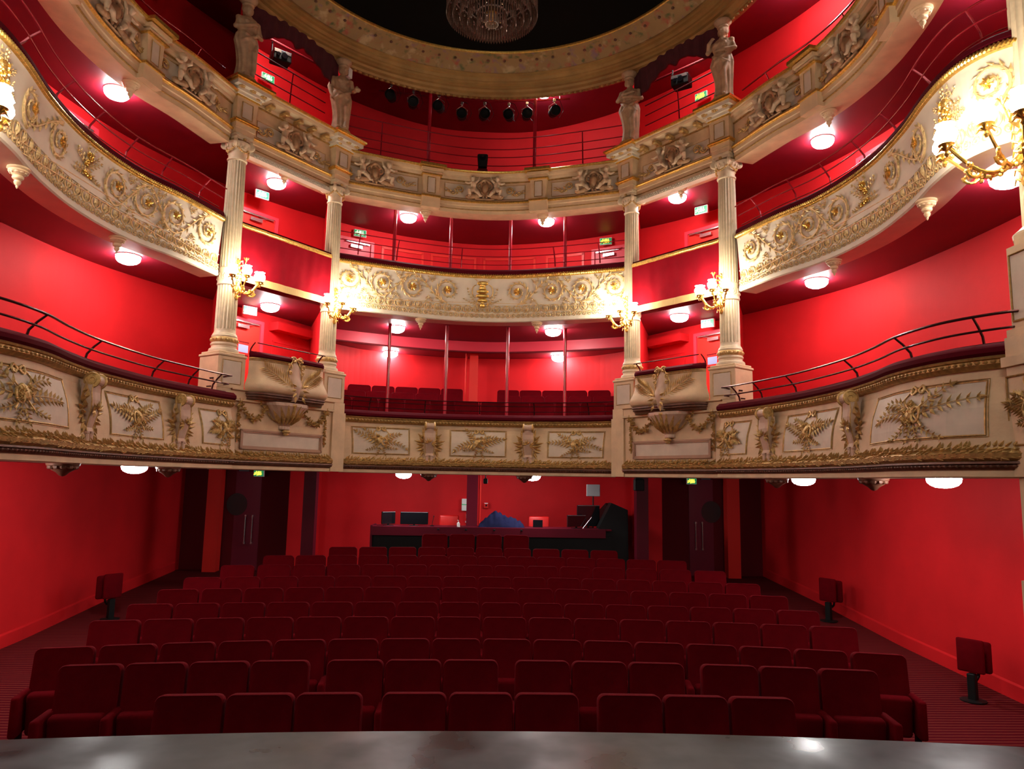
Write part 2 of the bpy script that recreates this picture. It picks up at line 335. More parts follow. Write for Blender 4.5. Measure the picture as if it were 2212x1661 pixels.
# stalls level walls
for sx, side in ((-1, 'left'), (1, 'right')):
    mb = MB().box(min(sx*6.4, sx*6.55), max(sx*6.4, sx*6.55), 2.6, 17.4, -2.62, 0.14)
    struct('wall_'+side, mb, 'red_wall', side+' red wall of the stalls under the lower balcony')
    mb = MB(); V = []; yy = np.linspace(2.6, 16.0, 30)
    for y in yy: z = zf(y); V += [(sx*6.4, y, z), (sx*6.375, y, z), (sx*6.375, y, z+0.17), (sx*6.4, y, z+0.19)]
    mb.add(V, [(4*i+j, 4*i+(j+1) % 4, 4*i+4+(j+1) % 4, 4*i+4+j) for i in range(len(yy)-1) for j in range(4)] + [(0, 1, 2, 3), tuple(4*(len(yy)-1)+j for j in (3, 2, 1, 0))])
    struct('baseboard_'+side, mb, 'red_wall', side+' red skirting board along the stalls wall')
mb = MB().box(-3.62, 3.62, 16.8, 16.95, -2.2, 0.14); struct('wall_back', mb, 'red_wall', 'red back wall of the stalls behind the control desk')
k = 0
for sx, side in ((-1, 'left'), (1, 'right')):
    def X(a, b): return (min(sx*a, sx*b), max(sx*a, sx*b))
    mb = MB().box(*X(5.5, 5.78), 15.9, 16.15, -2.2, 0.14); struct('trim_%d' % (2+k), mb, 'red_door', side+' bright red pier beside the stalls doors')
    mb = MB().box(*X(3.56, 4.06), 15.95, 16.9, -2.2, 0.14); struct('wall_pier_'+side, mb, 'red_wall', side+' red pier between the stalls doors and the back wall')
    mb = MB().box(*X(5.3, 6.4), 16.25, 16.4, -2.2, 0.14).box(*X(4.06, 4.16), 16.25, 16.4, -2.2, 0.14); struct('wall_doors_'+side, mb, 'dark_red', side+' dark red wall around the stalls doors')
    # double door: an open dark leaf and one with a porthole
    d = thing('door_%d' % (1+k), side+' plum double door of the stalls with a porthole and long pull handles', None, (sx*4.72, 16.3, -2.05), kind='structure')
    mk('door_leaf', MB().box(*X(4.75, 5.32), 16.255, 16.27, -2.05, 0.1), 'plum_leaf', d)
    mk('door_leaf', MB().box(*X(4.16, 4.94), 16.27, 16.33, -2.05, 0.1), 'dark_red', d)
    an = np.linspace(0, 2*PI, 33)[:-1]
    mk('porthole', MB().prism([(sx*5.25+0.22*math.cos(a), -0.62+0.24*math.sin(a)) for a in an], 16.235, 16.256), 'porthole', d)
    for hx in (4.88, 5.03):
        mk('pull_handle', MB().tube([(sx*hx, 16.18, -1.46), (sx*hx, 16.18, -0.84)], 0.014, 8).box(*X(hx-.02, hx+.02), 16.18, 16.27, -1.46, -1.42).box(*X(hx-.02, hx+.02), 16.18, 16.27, -0.88, -0.84), 'steel', d)
    mb = MB().box(*X(3.2, 3.44), 14.6, 14.84, -2.2, 0.14); o = mk('square_pillar', mb, 'plum_paint'); tag(o, side+' dark plum square pillar at the edge of the stalls seating', 'pillar')
    mb = MB().box(*X(4.16, 5.3), 17.1, 17.2, -2.2, 0.14); struct('wall_lobby_'+side, mb, 'dark_red', side+' dark wall behind the stalls doors')
    k += 1
o = mk('square_pillar', MB().box(-0.235, 0.0, 15.6, 15.84, -2.2, 0.14), 'plum_paint'); tag(o, 'dark plum square pillar behind the middle of the control desk', 'pillar')
# slabs: each is the ceiling of one level and the floor of the next
f1, f2 = full(P1R, P1C), full(P2R, P2C)
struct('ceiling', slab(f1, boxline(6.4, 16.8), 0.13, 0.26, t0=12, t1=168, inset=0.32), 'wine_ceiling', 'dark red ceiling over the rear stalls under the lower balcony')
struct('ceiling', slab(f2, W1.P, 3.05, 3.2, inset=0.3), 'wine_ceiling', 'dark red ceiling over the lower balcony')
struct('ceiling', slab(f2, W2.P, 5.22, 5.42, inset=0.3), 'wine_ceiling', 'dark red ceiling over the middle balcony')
for W, z0, z1, nm, lb in ((W1, 0.2, 3.1, 'wall_lower_balcony', 'curved red wall behind the lower balcony'), (W2, 3.2, 5.25, 'wall_middle_balcony', 'curved red wall behind the middle balcony'), (W3, 5.4, 8.1, 'wall_gallery', 'curved red wall behind the upper gallery')):
    struct(nm, W.sweep([(0, z0), (0, z1), (-0.12, z1), (-0.12, z0)], closed=True, ds=0.15), 'red_wall', lb)
# dropped ceiling and its pink fascia at the back of the lower balcony
PF = Path(sym([(0, 15.85), (1.6, 15.5), (3.0, 14.85), (3.4, 14.55)]))
th = np.radians(np.linspace(70, 110, 40))
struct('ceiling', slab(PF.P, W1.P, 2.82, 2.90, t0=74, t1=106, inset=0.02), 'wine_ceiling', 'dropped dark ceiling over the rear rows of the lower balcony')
struct('trim_4', PF.sweep([(0, 2.82), (0, 3.06), (-0.05, 3.06), (-0.05, 2.82)], 0.35, PF.L-0.35, closed=True), 'pink_paint', 'pink curved fascia over the rear rows of the lower balcony')
struct('trim_5', PF.sweep([(0.02, 2.80), (0.02, 2.83), (-0.05, 2.83), (-0.05, 2.80)], 0.35, PF.L-0.35, closed=True), 'dark_red', 'thin dark edge of the pink fascia')
# partitions at the columns
k = 6
for sx, side in ((-1, 'left'), (1, 'right')):
    for (a, b, lbl) in (((4.02, 11.12), (4.74, 12.75), 'outer'), ((2.82, 12.85), (3.5, 14.85), 'inner')):
        for z0, z1, lv in ((0.25, 3.06, 'lower balcony'), (3.2, 5.23, 'middle balcony'), (5.4, 8.08, 'upper gallery')):
            bb = b if lv != 'middle balcony' else ((4.66, 12.75) if lbl == 'outer' else (3.2, 14.3))
            if lv == 'upper gallery': bb = (4.55, 12.75) if lbl == 'outer' else (3.2, 14.45)
            p = Path([(sx*a[0], a[1]), (sx*bb[0], bb[1])], straight=True)
            struct('wall_partition_'+side, p.sweep([(0.04, z0), (0.04, z1), (-0.04, z1), (-0.04, z0)], closed=True, ds=1), 'red_wall', '%s %s red partition of the %s' % (side, lbl, lv)); k += 1
# top ceiling with the round opening
RC = (0.0, 9.4)
th = np.linspace(0, 2*PI, 129)[:-1]; inn = np.stack([RC[0]+4.2*np.cos(th), RC[1]+4.2*np.sin(th)], 1)
tt = np.minimum(6.2/np.maximum(1e-6, abs(np.cos(th))), np.where(np.sin(th) > 0, 6.8, 7.0)/np.maximum(1e-6, abs(np.sin(th))))
out = np.stack([RC[0]+tt*np.cos(th), RC[1]+tt*np.sin(th)], 1); n = len(th)
mb = MB().add([(x, y, z) for P, z in ((inn, 8.07), (out, 8.07), (out, 8.2), (inn, 8.2)) for x, y in P], [(k_*n+i, k_*n+(i+1) % n, ((k_+1) % 4)*n+(i+1) % n, ((k_+1) % 4)*n+i) for k_ in range(4) for i in range(n)])
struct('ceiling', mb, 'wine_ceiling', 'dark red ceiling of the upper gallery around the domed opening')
mb = MB().lathe([(3.5, 8.12), (3.5, 8.2)], (0, 9.4, 0), 64); struct('ceiling', mb, 'black_canvas', 'flat black canvas closing the dome opening')
# ring cornice
ring = thing('ring_cornice', 'huge round gilded ceiling ring with painted flower cove', 'cornice', (0, 9.4, 7.6), kind='structure')
def ringprof(prof, name, m, n=160): return mk(name, MB().lathe(prof, (0, 9.4, 0), n, cap=False), m, ring, smooth=True, ang=25)
ringprof([(4.42, 8.1), (4.42, 7.72), (4.38, 7.66), (4.30, 7.62), (4.22, 7.62), (4.20, 7.66), (4.14, 7.68), (4.12, 7.72)], 'lower_moulding', 'ring_gold')
ringprof([(4.12, 7.72), (4.06, 7.72), (4.05, 7.76), (4.00, 7.77), (3.99, 7.80), (3.95, 7.80), (3.93, 7.85), (3.88, 7.86), (3.87, 7.90), (3.84, 7.90)], 'fluted_moulding', 'ring_gold')
ringprof([(3.84, 7.90), (3.80, 7.89), (3.78, 7.91), (3.70, 7.98), (3.58, 8.04), (3.47, 8.08)], 'painted_cove', 'painted_cove')
ringprof([(3.47, 8.08), (3.45, 8.09), (3.44, 8.12), (3.44, 8.14)], 'inner_edge', 'gold')
mb = MB()
for a in np.linspace(0, 2*PI, 241)[:-1]:
    c, s = math.cos(a), math.sin(a); mb.ell((4.26*c, 9.4+4.26*s, 7.615), (0.045, 0.03, 0.03), rotz(a+PI/2), 6, 4)
mk('leaf_beading', mb, 'old_gold', ring)
mb = MB()
for a in np.linspace(0, 2*PI, 73)[:-1]:
    c, s = math.cos(a), math.sin(a); mb.ell((3.60*c, 9.4+3.60*s, 8.015), (0.03, 0.03, 0.02), rotz(a), 6, 4)
mk('rosette_studs', mb, 'bronze_brown', ring)
# ================================================================== LAMPS
def make_dome():
    t = thing('ceiling_dome_light', 'x', 'ceiling light', (0, 0, 0))
    mk('metal_rim', MB().lathe([(0.10, 0.0), (0.165, 0.0), (0.168, -0.008), (0.165, -0.016), (0.15, -0.016)], n=28), 'white_plastic', t, smooth=True, local=True)
    mk('glass_dome', MB().lathe([(0.155, -0.016), (0.160, -0.040), (0.152, -0.072), (0.125, -0.100), (0.08, -0.120), (0.03, -0.128), (0.002, -0.129)], n=28, cap=False), 'lamp_dome', t, smooth=True, local=True, ang=80)
    return t
dome = make_dome(); first = True
LAMPS = [(-4.55, 9.85, 0.13, 'white dome light under the left lower balcony, the farther of two'), (-4.95, 7.05, 0.13, 'white dome light under the left lower balcony, cut by the left edge'),
 (4.62, 10.15, 0.13, 'white dome light under the right lower balcony, the farther of two'), (4.70, 7.15, 0.13, 'white dome light under the right lower balcony, the nearer of two'),
 (-1.50, 14.75, 0.13, 'white dome light over the rear stalls, left of the centre pillar'), (1.10, 14.7, 0.13, 'white dome light over the rear stalls, right of the centre pillar'),
 (-5.0, 10.1, 3.05, 'white dome light on the lower balcony ceiling, left side'), (-3.8, 12.85, 3.05, 'white dome light over the left curtained box of the lower balcony'),
 (-1.72, 14.45, 3.05, 'white dome light on the front ceiling of the lower balcony, centre left'), (1.45, 14.35, 3.05, 'white dome light on the front ceiling of the lower balcony, centre right'),
 (3.6, 12.75, 3.05, 'white dome light over the right curtained box of the lower balcony'), (4.97, 10.25, 3.05, 'white dome light on the lower balcony ceiling, right side farther'),
 (5.1, 6.5, 3.05, 'large-looking white dome light beside the right sconce column'), (-5.1, 6.5, 3.05, 'white dome light over the near left lower balcony'),
 (-2.03, 16.1, 2.82, 'small white dome light on the dropped rear ceiling, left'), (1.76, 16.1, 2.82, 'small white dome light on the dropped rear ceiling, right'),
 (-5.08, 9.55, 5.22, 'white dome light on the middle balcony ceiling, left side'), (-3.72, 12.5, 5.22, 'white dome light in the left box of the middle balcony'),
 (-1.52, 14.0, 5.22, 'white dome light on the middle balcony ceiling, centre left'), (1.25, 13.95, 5.22, 'white dome light on the middle balcony ceiling, centre right'),
 (3.52, 12.5, 5.22, 'white dome light in the right box of the middle balcony'), (5.1, 10.15, 5.22, 'white dome light on the middle balcony ceiling, right side'),
 (5.2, 6.6, 5.22, 'white dome light on the middle balcony ceiling near the right proscenium'), (-5.2, 6.6, 5.22, 'white dome light on the middle balcony ceiling near the left proscenium'),
 (1.18, 14.1, 8.07, 'white dome light on the gallery ceiling just behind the ring, right'),
 (-3.62, 12.15, 8.07, 'white dome light in the left gallery box behind the pelmet'), (3.58, 12.15, 8.07, 'white dome light in the right gallery box behind the pelmet'),
 (5.0, 10.5, 8.07, 'white dome light on the right side of the gallery ceiling')]
for i, (x, y, z, lb) in enumerate(LAMPS):
    place(dome, i > 0, (x, y, z), 0.0, lb, 'white ceiling dome lights')
# ================================================================== ORNAMENT (columns of every local mesh: u along, w outward, v up)
def uvtube(mb, pts, r, n=5, flat=0.8): return mb.tube([(p[0], p[2] if len(p) > 2 else 0.0, p[1]) for p in pts], r, n, axis=(0, 1, 0), flat=flat)
def spray(mb, x, v, ang, L, n=5, lw=0.05, w=0.0, curl=0.4, wd=0.4, rnd=None, stem=0.005):
    pts = []; a = ang; p = np.array([x, v], float)
    for i in range(n+1):
        pts.append((p[0], p[1], w+0.012*math.sin(PI*i/n))); p = p+np.array([math.cos(a), math.sin(a)])*L/n; a += curl/n
    uvtube(mb, pts, np.linspace(stem*1.4, stem*0.6, len(pts)), 4)
    a = ang
    for i, q in enumerate(pts[1:], 1):
        a += curl/n; f = 1-0.5*i/n
        for sg in (-1, 1): mb.leaf((q[0], w+0.008, q[1]), a+sg*0.85, lw*f*1.3, lw*f*wd*1.2, 0.012, 0.012)
    mb.leaf((pts[-1][0], w+0.006, pts[-1][1]), a, lw, lw*wd, 0.01, 0.01)
def rosette(mb, x, v, r, w=0.02, n=7, a0=0.0):
    for i in range(n): mb.leaf((x, w, v), a0+2*PI*i/n, r, r*0.75, 0.016, 0.022)
    for i in range(n): mb.leaf((x, w+0.012, v), a0+0.4+2*PI*i/n, r*0.6, r*0.5, 0.014, 0.02)
    mb.ell((x, w+0.02, v), (r*0.26, 0.02, r*0.26), None, 8, 5)
def newm(l): l.append(MB()); return l[-1]
def scroll(ms, mf, x, v, r, up=1, d=1, turns=1.7):
    """an acanthus scroll that starts on the crest (up=1) or trough (up=-1) and winds inwards"""
    ms = newm(ms); mf = newm(mf)
    N = 44; pts = []; a0 = up*PI/2
    for i in range(N+1):
        t = i/N; a = a0 - d*up*2*PI*turns*t; rr = r*(1-0.78*t**0.8)
        pts.append((x+rr*math.cos(a), v+rr*math.sin(a), 0.006+0.01*t))
    uvtube(ms, pts, np.linspace(0.020, 0.007, len(pts)), 6, 0.9)
    for i in range(1, N-2):
        p, q = np.array(pts[i][:2]), np.array(pts[i+1][:2]); a = math.atan2(*(q-p)[::-1]); t = i/N; L = 0.115*(1-0.78*t)
        side = d*up
        if i % 2: ms.leaf((p[0], 0.01, p[1]), a+side*0.5, L, L*0.42, 0.014, 0.012)
        elif i % 4 == 0: ms.leaf((p[0], 0.01, p[1]), a-side*0.6, L*0.6, L*0.3, 0.012, 0.01)
    rosette(mf, x, v, r*0.33, 0.03, 8, up*0.4)
    # lower companion twig
    for k in range(9):
        a = a0+d*up*(0.5+k*0.27); rr = r*(0.80 if k % 2 else 0.66)
        ms.ell((x+rr*math.cos(a), 0.008, v+rr*math.sin(a)), (0.011, 0.008, 0.008), roty(-a), 5, 4)
def vine(ms, x0, v0, x1, v1, bow=0.0, r=0.016):
    ms = ms[-1]
    P = [(x0+(x1-x0)*t, v0+(v1-v0)*(3*t*t-2*t**3)+bow*math.sin(PI*t), 0.008) for t in np.linspace(0, 1, 14)]
    uvtube(ms, P, np.linspace(r, r*0.8, len(P)), 6, 0.9)
    for i in range(1, 13):
        a = math.atan2(P[i+1][1]-P[i][1], P[i+1][0]-P[i][0]); sg = 1 if i % 2 else -1
        ms.leaf((P[i][0], 0.01, P[i][1]), a+sg*0.65, 0.10, 0.040, 0.016, 0.014)
def rinceau(ms, mf, xs, v, amp, r, ups):
    for i, (x, u_) in enumerate(zip(xs, ups)):
        d = 1 if i+1 >= len(xs) or xs[i+1] > x else -1
        scroll(ms, mf, x, v-u_*amp, r, u_, d)
        if i+1 < len(xs):
            x2, u2 = xs[i+1], ups[i+1]
            vine(ms, x, v-u_*amp+u_*r, x2, v-u2*amp+u2*r, 0.0)
            for s_, k_ in ((1, 1), (1, -1), (-1, 1), (-1, -1)): spray(ms[-1], (x+x2)/2+0.03*s_, v+s_*0.13, s_*PI/2-0.5*s_*k_, 0.11, 3, 0.045, 0.004, 0.3)
def vase(ms, mf, x, v, h):
    """an urn with a flared foot between two laurel sprays and a ribbon knot"""
    ms = newm(ms); mf = newm(mf)
    for k, (r_, z_) in enumerate([(0.05, -0.42), (0.03, -0.34), (0.10, -0.26), (0.13, -0.12), (0.12, 0.02), (0.07, 0.12), (0.06, 0.2), (0.11, 0.27)]):
        mf.ell((x, 0.01, v+z_*h), (r_*h*1.6, 0.035, 0.055*h*1.4), None, 10, 5)
    for s_ in (-1, 1):
        uvtube(mf, [(x+s_*(0.14+0.09*math.sin(t))*h*1.4, v+(0.02+0.2*math.cos(t))*h, 0.01) for t in np.linspace(0, PI, 9)], 0.008*h*1.4)
        spray(ms, x+s_*0.05, v-0.42*h, PI/2-s_*0.95, 0.62*h, 7, 0.085*h, 0.005, s_*0.7)
        spray(ms, x+s_*0.05, v-0.40*h, PI/2-s_*1.4, 0.5*h, 6, 0.07*h, 0.003, s_*0.4)
        spray(ms, x+s_*0.02, v+0.2*h, PI/2-s_*0.6, 0.28*h, 4, 0.05*h, 0.005, -s_*0.5)
        uvtube(mf, [(x+s_*(0.03+0.09*math.sin(t))*h*1.4, v-0.44*h+0.06*h*math.sin(2*t), 0.015) for t in np.linspace(0, PI, 9)], 0.012*h)
def bouquet(ms, mf, x, v, h, seed=0):
    rn = random.Random(seed); ms = newm(ms); mf = newm(mf)
    for k in range(9):
        a = PI/2+(k-4)*0.42; spray(ms, x+0.02*(k-4), v-0.05*h, a, h*(0.46+0.1*rn.random()), 5, 0.085*h, 0.006, rn.uniform(-0.6, 0.6))
    for k in range(10): rosette(mf, x+rn.uniform(-0.15, 0.15)*h, v+rn.uniform(-0.2, 0.25)*h, 0.06*h, 0.02, 6)
    for s_ in (-1, 1): spray(ms, x+s_*0.04, v-0.1*h, -PI/2+s_*1.0, 0.36*h, 5, 0.07*h, 0.006, s_*0.8)
def palmettes(mb, L, pitch, v0, h):
    n = int(L/pitch); p = L/n
    for i in range(n):
        x = (i+0.5)*p
        for s_ in (-1, 1):
            uvtube(mb, [(x+s_*(0.012+0.062*math.sin(t))*p/0.18, v0+h*0.52-h*0.44*math.cos(t), 0.008) for t in np.linspace(0.05, 2.6, 8)], 0.010, 5)
            mb.leaf((x+s_*0.012, 0.012, v0+0.12*h), PI/2-s_*0.28, h*0.72, 0.026, 0.016, 0.014)
        mb.leaf((x, 0.012, v0+0.05*h), PI/2, h*0.86, 0.03, 0.02, 0.016)
        mb.ell((x, 0.012, v0+h*0.9), (0.034, 0.014, 0.016), None, 6, 4)
        mb.leaf((x+p/2, 0.004, v0+0.1*h), PI/2, h*0.7, 0.016, 0.010, 0.004)
def guilloche(mb, L, pitch, v0, r):
    n = int(L/pitch); p = L/n
    for i in range(n):
        x = (i+0.5)*p
        mb.tube([(x+r*math.cos(a), 0.010, v0+r*math.sin(a)) for a in np.linspace(0, 2*PI, 13)[:-1]], 0.0075, 4, axis=(0, 1, 0), closed=True)
        mb.ell((x, 0.012, v0), (r*0.42, 0.014, r*0.42), None, 6, 4)
    for s_ in (-1, 1): mb.box(0, L, 0.0, 0.008, v0+s_*(r+0.012)-0.004, v0+s_*(r+0.012)+0.004)
def subdiv(mb_box, L):  # long thin boxes must bend along the curve
    return mb_box
def ribbon_band(L, v0, v1, w, step=0.05):
    n = max(2, int(L/step)); m = MB(); U = np.linspace(0, L, n+1)
    V = [(u, ww, v) for u in U for ww, v in ((0, v0), (w, v0), (w, v1), (0, v1))]
    return m.add(V, [(4*i+j, 4*i+(j+1) % 4, 4*i+4+(j+1) % 4, 4*i+4+j) for i in range(n) for j in range(4)])
def beads(mb, L, pitch, v, r, w=0.0, stretch=1.0):
    n = int(L/pitch); p = L/n
    for i in range(n): mb.ell(((i+0.5)*p, w, v), (r*stretch, r, r), None, 6, 4)
class Section:
    """one stretch of balcony front; flips itself for the left side"""
    def __init__(s, root, path, flip): s.t = root; s.p = path; s.f = flip
    def out(s, name, mb, m, parent=None, smooth=False, ang=35):
        return mk(name, mirror(mb) if s.f else mb, m, parent or s.t, smooth=smooth, ang=ang)
    def sw(s, name, prof, m, closed=False, u0=0, u1=None, parent=None, smooth=False, ds=0.06): return s.out(name, s.p.sweep(prof, u0, u1, closed, ds), m, parent, smooth)
    def orn(s, name, mb, m, u0=0, v0=0, face=None, w0=0, parent=None):
        o = MB(); V = s.p.map(mb.arr(), u0, v0, face, w0); o.add(V, mb.F); return s.out(name, o, m, parent)
# ------------------------------------------------------------------ middle balcony (scrolled frieze)
face2 = lambda v: -0.07*(3.87-np.asarray(v))/0.87
def pendant(mb, x, w, v, s=1.0):
    mb.lathe([(0.115*s, 0.0), (0.12*s, -0.02*s), (0.10*s, -0.035*s), (0.105*s, -0.05*s), (0.075*s, -0.075*s), (0.05*s, -0.095*s), (0.06*s, -0.11*s), (0.055*s, -0.13*s), (0.03*s, -0.15*s), (0.038*s, -0.17*s), (0.028*s, -0.195*s), (0.012*s, -0.21*s), (0.014*s, -0.225*s), (0.002*s, -0.245*s)], (x, w, v), 14)
    for k in range(10):
        a = 2*PI*k/10; mb.ell((x+0.085*s*math.cos(a), w+0.085*s*math.sin(a), v-0.05*s), (0.022*s, 0.012*s, 0.03*s), rotz(a+PI/2), 6, 4)
def pend(sec, u, wv, v, m, s=1.0):
    p, n = sec.p.ev(np.array(u)); mb = MB(); pendant(mb, p[0]+n[0]*wv, p[1]+n[1]*wv, v, s)
    return sec.out('pendant', mb, m, smooth=True)
def middle(path, flip, label, xs, ups, pends, extra, centre=False):
    L = path.L; mid, _ = path.ev(np.array(L/2)); t = thing('balcony_front', label, 'balcony', ((-1 if flip else 1)*mid[0], mid[1], 3.0))
    S = Section(t, path, flip)
    S.sw('cushion', [(-0.30, 3.92), (-0.29, 4.01), (-0.20, 4.05), (-0.06, 4.03), (0.005, 3.985), (0.02, 3.93), (0.0, 3.90)], 'cushion_velvet', closed=True, smooth=True)
    S.sw('rope_backing', [(0.0, 3.905), (0.025, 3.90), (0.035, 3.875), (0.025, 3.845), (0.0, 3.835)], 'gold', smooth=True)
    mb = MB(); n = int(L/0.034)
    for i in range(n): mb.ell((i*L/n, 0.028, 3.872), (0.020, 0.020, 0.030), roty(0.7), 5, 4); 
    for i in range(n): mb.ell((i*L/n, 0.012, 3.908), (0.010, 0.012, 0.012), None, 4, 3)
    S.orn('rope_moulding', mb, 'gold')
    S.sw('frieze_panel', [(0.0, 3.84), (face2(3.8), 3.80), (face2(3.33), 3.335), (face2(3.33)+0.012, 3.33), (face2(3.33)+0.012, 3.315), (face2(3.3), 3.31), (face2(3.16), 3.165)], 'cream_light')
    S.sw('bed_moulding', [(face2(3.16), 3.165), (face2(3.1)+0.015, 3.16), (face2(3.1)+0.03, 3.12), (face2(3.1)+0.03, 3.085), (face2(3.0)+0.045, 3.07), (face2(3)+0.05, 3.005), (face2(3)+0.03, 2.99), (-0.34, 2.985), (-0.34, 3.06)], 'cream_light')
    S.sw('rear_lining', [(-0.30, 3.92), (-0.30, 3.2)], 'red_wall')
    mb = MB(); palmettes(mb, L, 0.185, 3.165, 0.15); S.orn('palmette_band', mb, 'relief_gold', face=face2)
    mb = MB(); guilloche(mb, L, 0.098, 3.112, 0.036); S.orn('ring_band', mb, 'relief_gold', face=lambda v: face2(v)+0.03)
    ms, mf = [], []; v = 3.57
    extra(ms, mf, v)
    for a_, b_ in zip(ms, mf): o = S.orn('scroll_relief', a_, 'relief_gold', face=face2); S.orn('gilt_flower', b_, 'gold', face=face2, parent=o)
    for u in pends: pend(S, u, -0.11, 2.99, 'cream', 0.88)
    return t
UC = [P2C.find(a) for a in (-0.1885, -0.1415, -0.0985, -0.049)]; UC = UC+[P2C.L-u for u in reversed(UC)]
def ex_c(ms, mf, v):
    xs = UC[:4]; rinceau(ms, mf, list(reversed(xs)), v, 0.0, 0.238, (-1, 1, -1, 1)); rinceau(ms, mf, UC[4:], v, 0.0, 0.238, (-1, 1, -1, 1)); vase(ms, mf, P2C.L/2, v, 0.62)
middle(P2C, False, 'middle balcony front between the inner columns with gold scrolls and a central urn', None, None, [P2C.find(-0.084), P2C.find(0.076)], ex_c, True)
US = [P2R.find(a) for a in (0.3877, 0.4347, 0.4751, 0.5187, 0.5609, 0.6026, 0.6463, 0.6927)]
def ex_s(ms, mf, v):
    rinceau(ms, mf, US[:4], v, 0.0, 0.238, (1, -1, 1, -1)); bouquet(ms, mf, US[4], v, 0.62, 3)
    scroll(ms, mf, US[5], v, 0.225, 1); vine(ms, US[5], v+0.2, US[6], v-0.15); scroll(ms, mf, US[6], v, 0.21, -1); bouquet(ms, mf, US[7], v, 0.5, 7)
    vase(ms, mf, US[7], v-0.02, 0.4); scroll(ms, mf, min(P2R.L-0.28, US[7]+0.6), v, 0.21, -1)
for flip, side in ((True, 'left'), (False, 'right')):
    middle(P2R, flip, 'middle balcony front on the %s side, gold scrolls on cream, curving towards the stage' % side, None, None, [P2R.find(0.5015), P2R.find(0.639)], ex_s)
# ------------------------------------------------------------------ lower balcony (panelled front)
def face1(v):
    v = np.asarray(v, float); return np.interp(v, [0.24, 0.3, 0.42, 0.55, 0.68, 0.8, 0.9, 1.0, 1.05], [0.10, 0.10, 0.085, 0.075, 0.055, 0.015, -0.02, -0.03, -0.03])
PROF1 = [(face1(v), v) for v in np.linspace(1.03, 0.31, 14)]
def frame(mb, x0, x1, v0, v1, r=0.009, bow=0.0):
    k = 8; P = [(x0+bow*math.sin(PI*t)*0.0, v0+(v1-v0)*t, 0.004) for t in np.linspace(0, 1, k)]
    P += [(x0+(x1-x0)*t, v1, 0.004) for t in np.linspace(0, 1, max(4, int((x1-x0)/0.06)))[1:]]
    P += [(x1, v1+(v0-v1)*t, 0.004) for t in np.linspace(0, 1, k)[1:]] + [(x1+(x0-x1)*t, v0, 0.004) for t in np.linspace(0, 1, max(4, int((x1-x0)/0.06)))[1:-1]]
    mb.tube([(p[0], p[2], p[1]) for p in P], r, 5, axis=(0, 1, 0), closed=True)
def inset(x0, x1, v0, v1):
    nx, nv = max(2, int((x1-x0)/0.06)), 10; m = MB(); U = np.linspace(x0, x1, nx+1); Vv = np.linspace(v0, v1, nv+1)
    return m.add([(u, 0.004, v) for u in U for v in Vv], [(i*(nv+1)+j, i*(nv+1)+j+1, (i+1)*(nv+1)+j+1, (i+1)*(nv+1)+j) for i in range(nx) for j in range(nv)])
def trophy(mb, x, v, W, H, seed):
    rn = random.Random(seed)
    for s_ in (-1, 1):   # ribbon bow at the top
        uvtube(mb, [(x+s_*(0.01+0.07*math.sin(t)), v+H*0.42+0.035*math.sin(2*t)+0.01, 0.02) for t in np.linspace(0, PI, 10)], 0.014, 5)
        uvtube(mb, [(x+s_*(0.02+0.16*t)*W*1.3, v+H*(0.42-0.16*t+0.05*math.sin(7*t)), 0.012) for t in np.linspace(0, 1, 10)], np.linspace(0.012, 0.006, 10))
        spray(mb, x+s_*0.04, v-0.02, PI/2-s_*(1.35+rn.uniform(-.15, .15)), W*0.46, 7, rn.uniform(0.075, 0.11), 0.012, s_*rn.uniform(-0.9, 0.5))
        spray(mb, x+s_*0.05, v+0.02, PI/2-s_*(0.9+rn.uniform(-.2, .2)), W*0.30, 5, 0.09, 0.02, s_*rn.uniform(-0.9, 0.3))
        spray(mb, x+s_*0.03, v-0.06, -PI/2+s_*(0.95+rn.uniform(-.2, .2)), W*0.26, 5, 0.06, 0.01, s_*0.5)
        spray(mb, x+s_*0.01, v-0.08, -PI/2+s_*0.35, H*0.34, 4, 0.055, 0.01, 0.1*s_)
        a = PI/2+s_*(0.75+rn.uniform(-.15, .15)); L = H*0.72
        uvtube(mb, [(x-math.cos(a)*L*0.5, v-math.sin(a)*L*0.5, 0.03), (x+math.cos(a)*L*0.4, v+math.sin(a)*L*0.4, 0.03)], 0.010, 6)
    mb.ell((x-0.03, 0.02, v+0.02), (0.055, 0.03, 0.085), roty(0.5), 10, 6)
    mb.tube([(x+0.05+0.05*math.cos(a), 0.03, v-0.01+0.07*math.sin(a)) for a in np.linspace(0, 2*PI, 13)[:-1]], 0.012, 5, axis=(0, 1, 0), closed=True)
    for k in range(7): rosette(mb, x+rn.uniform(-0.10, 0.10), v+rn.uniform(-0.14, 0.14)*H*1.5, 0.04, 0.02, 6)
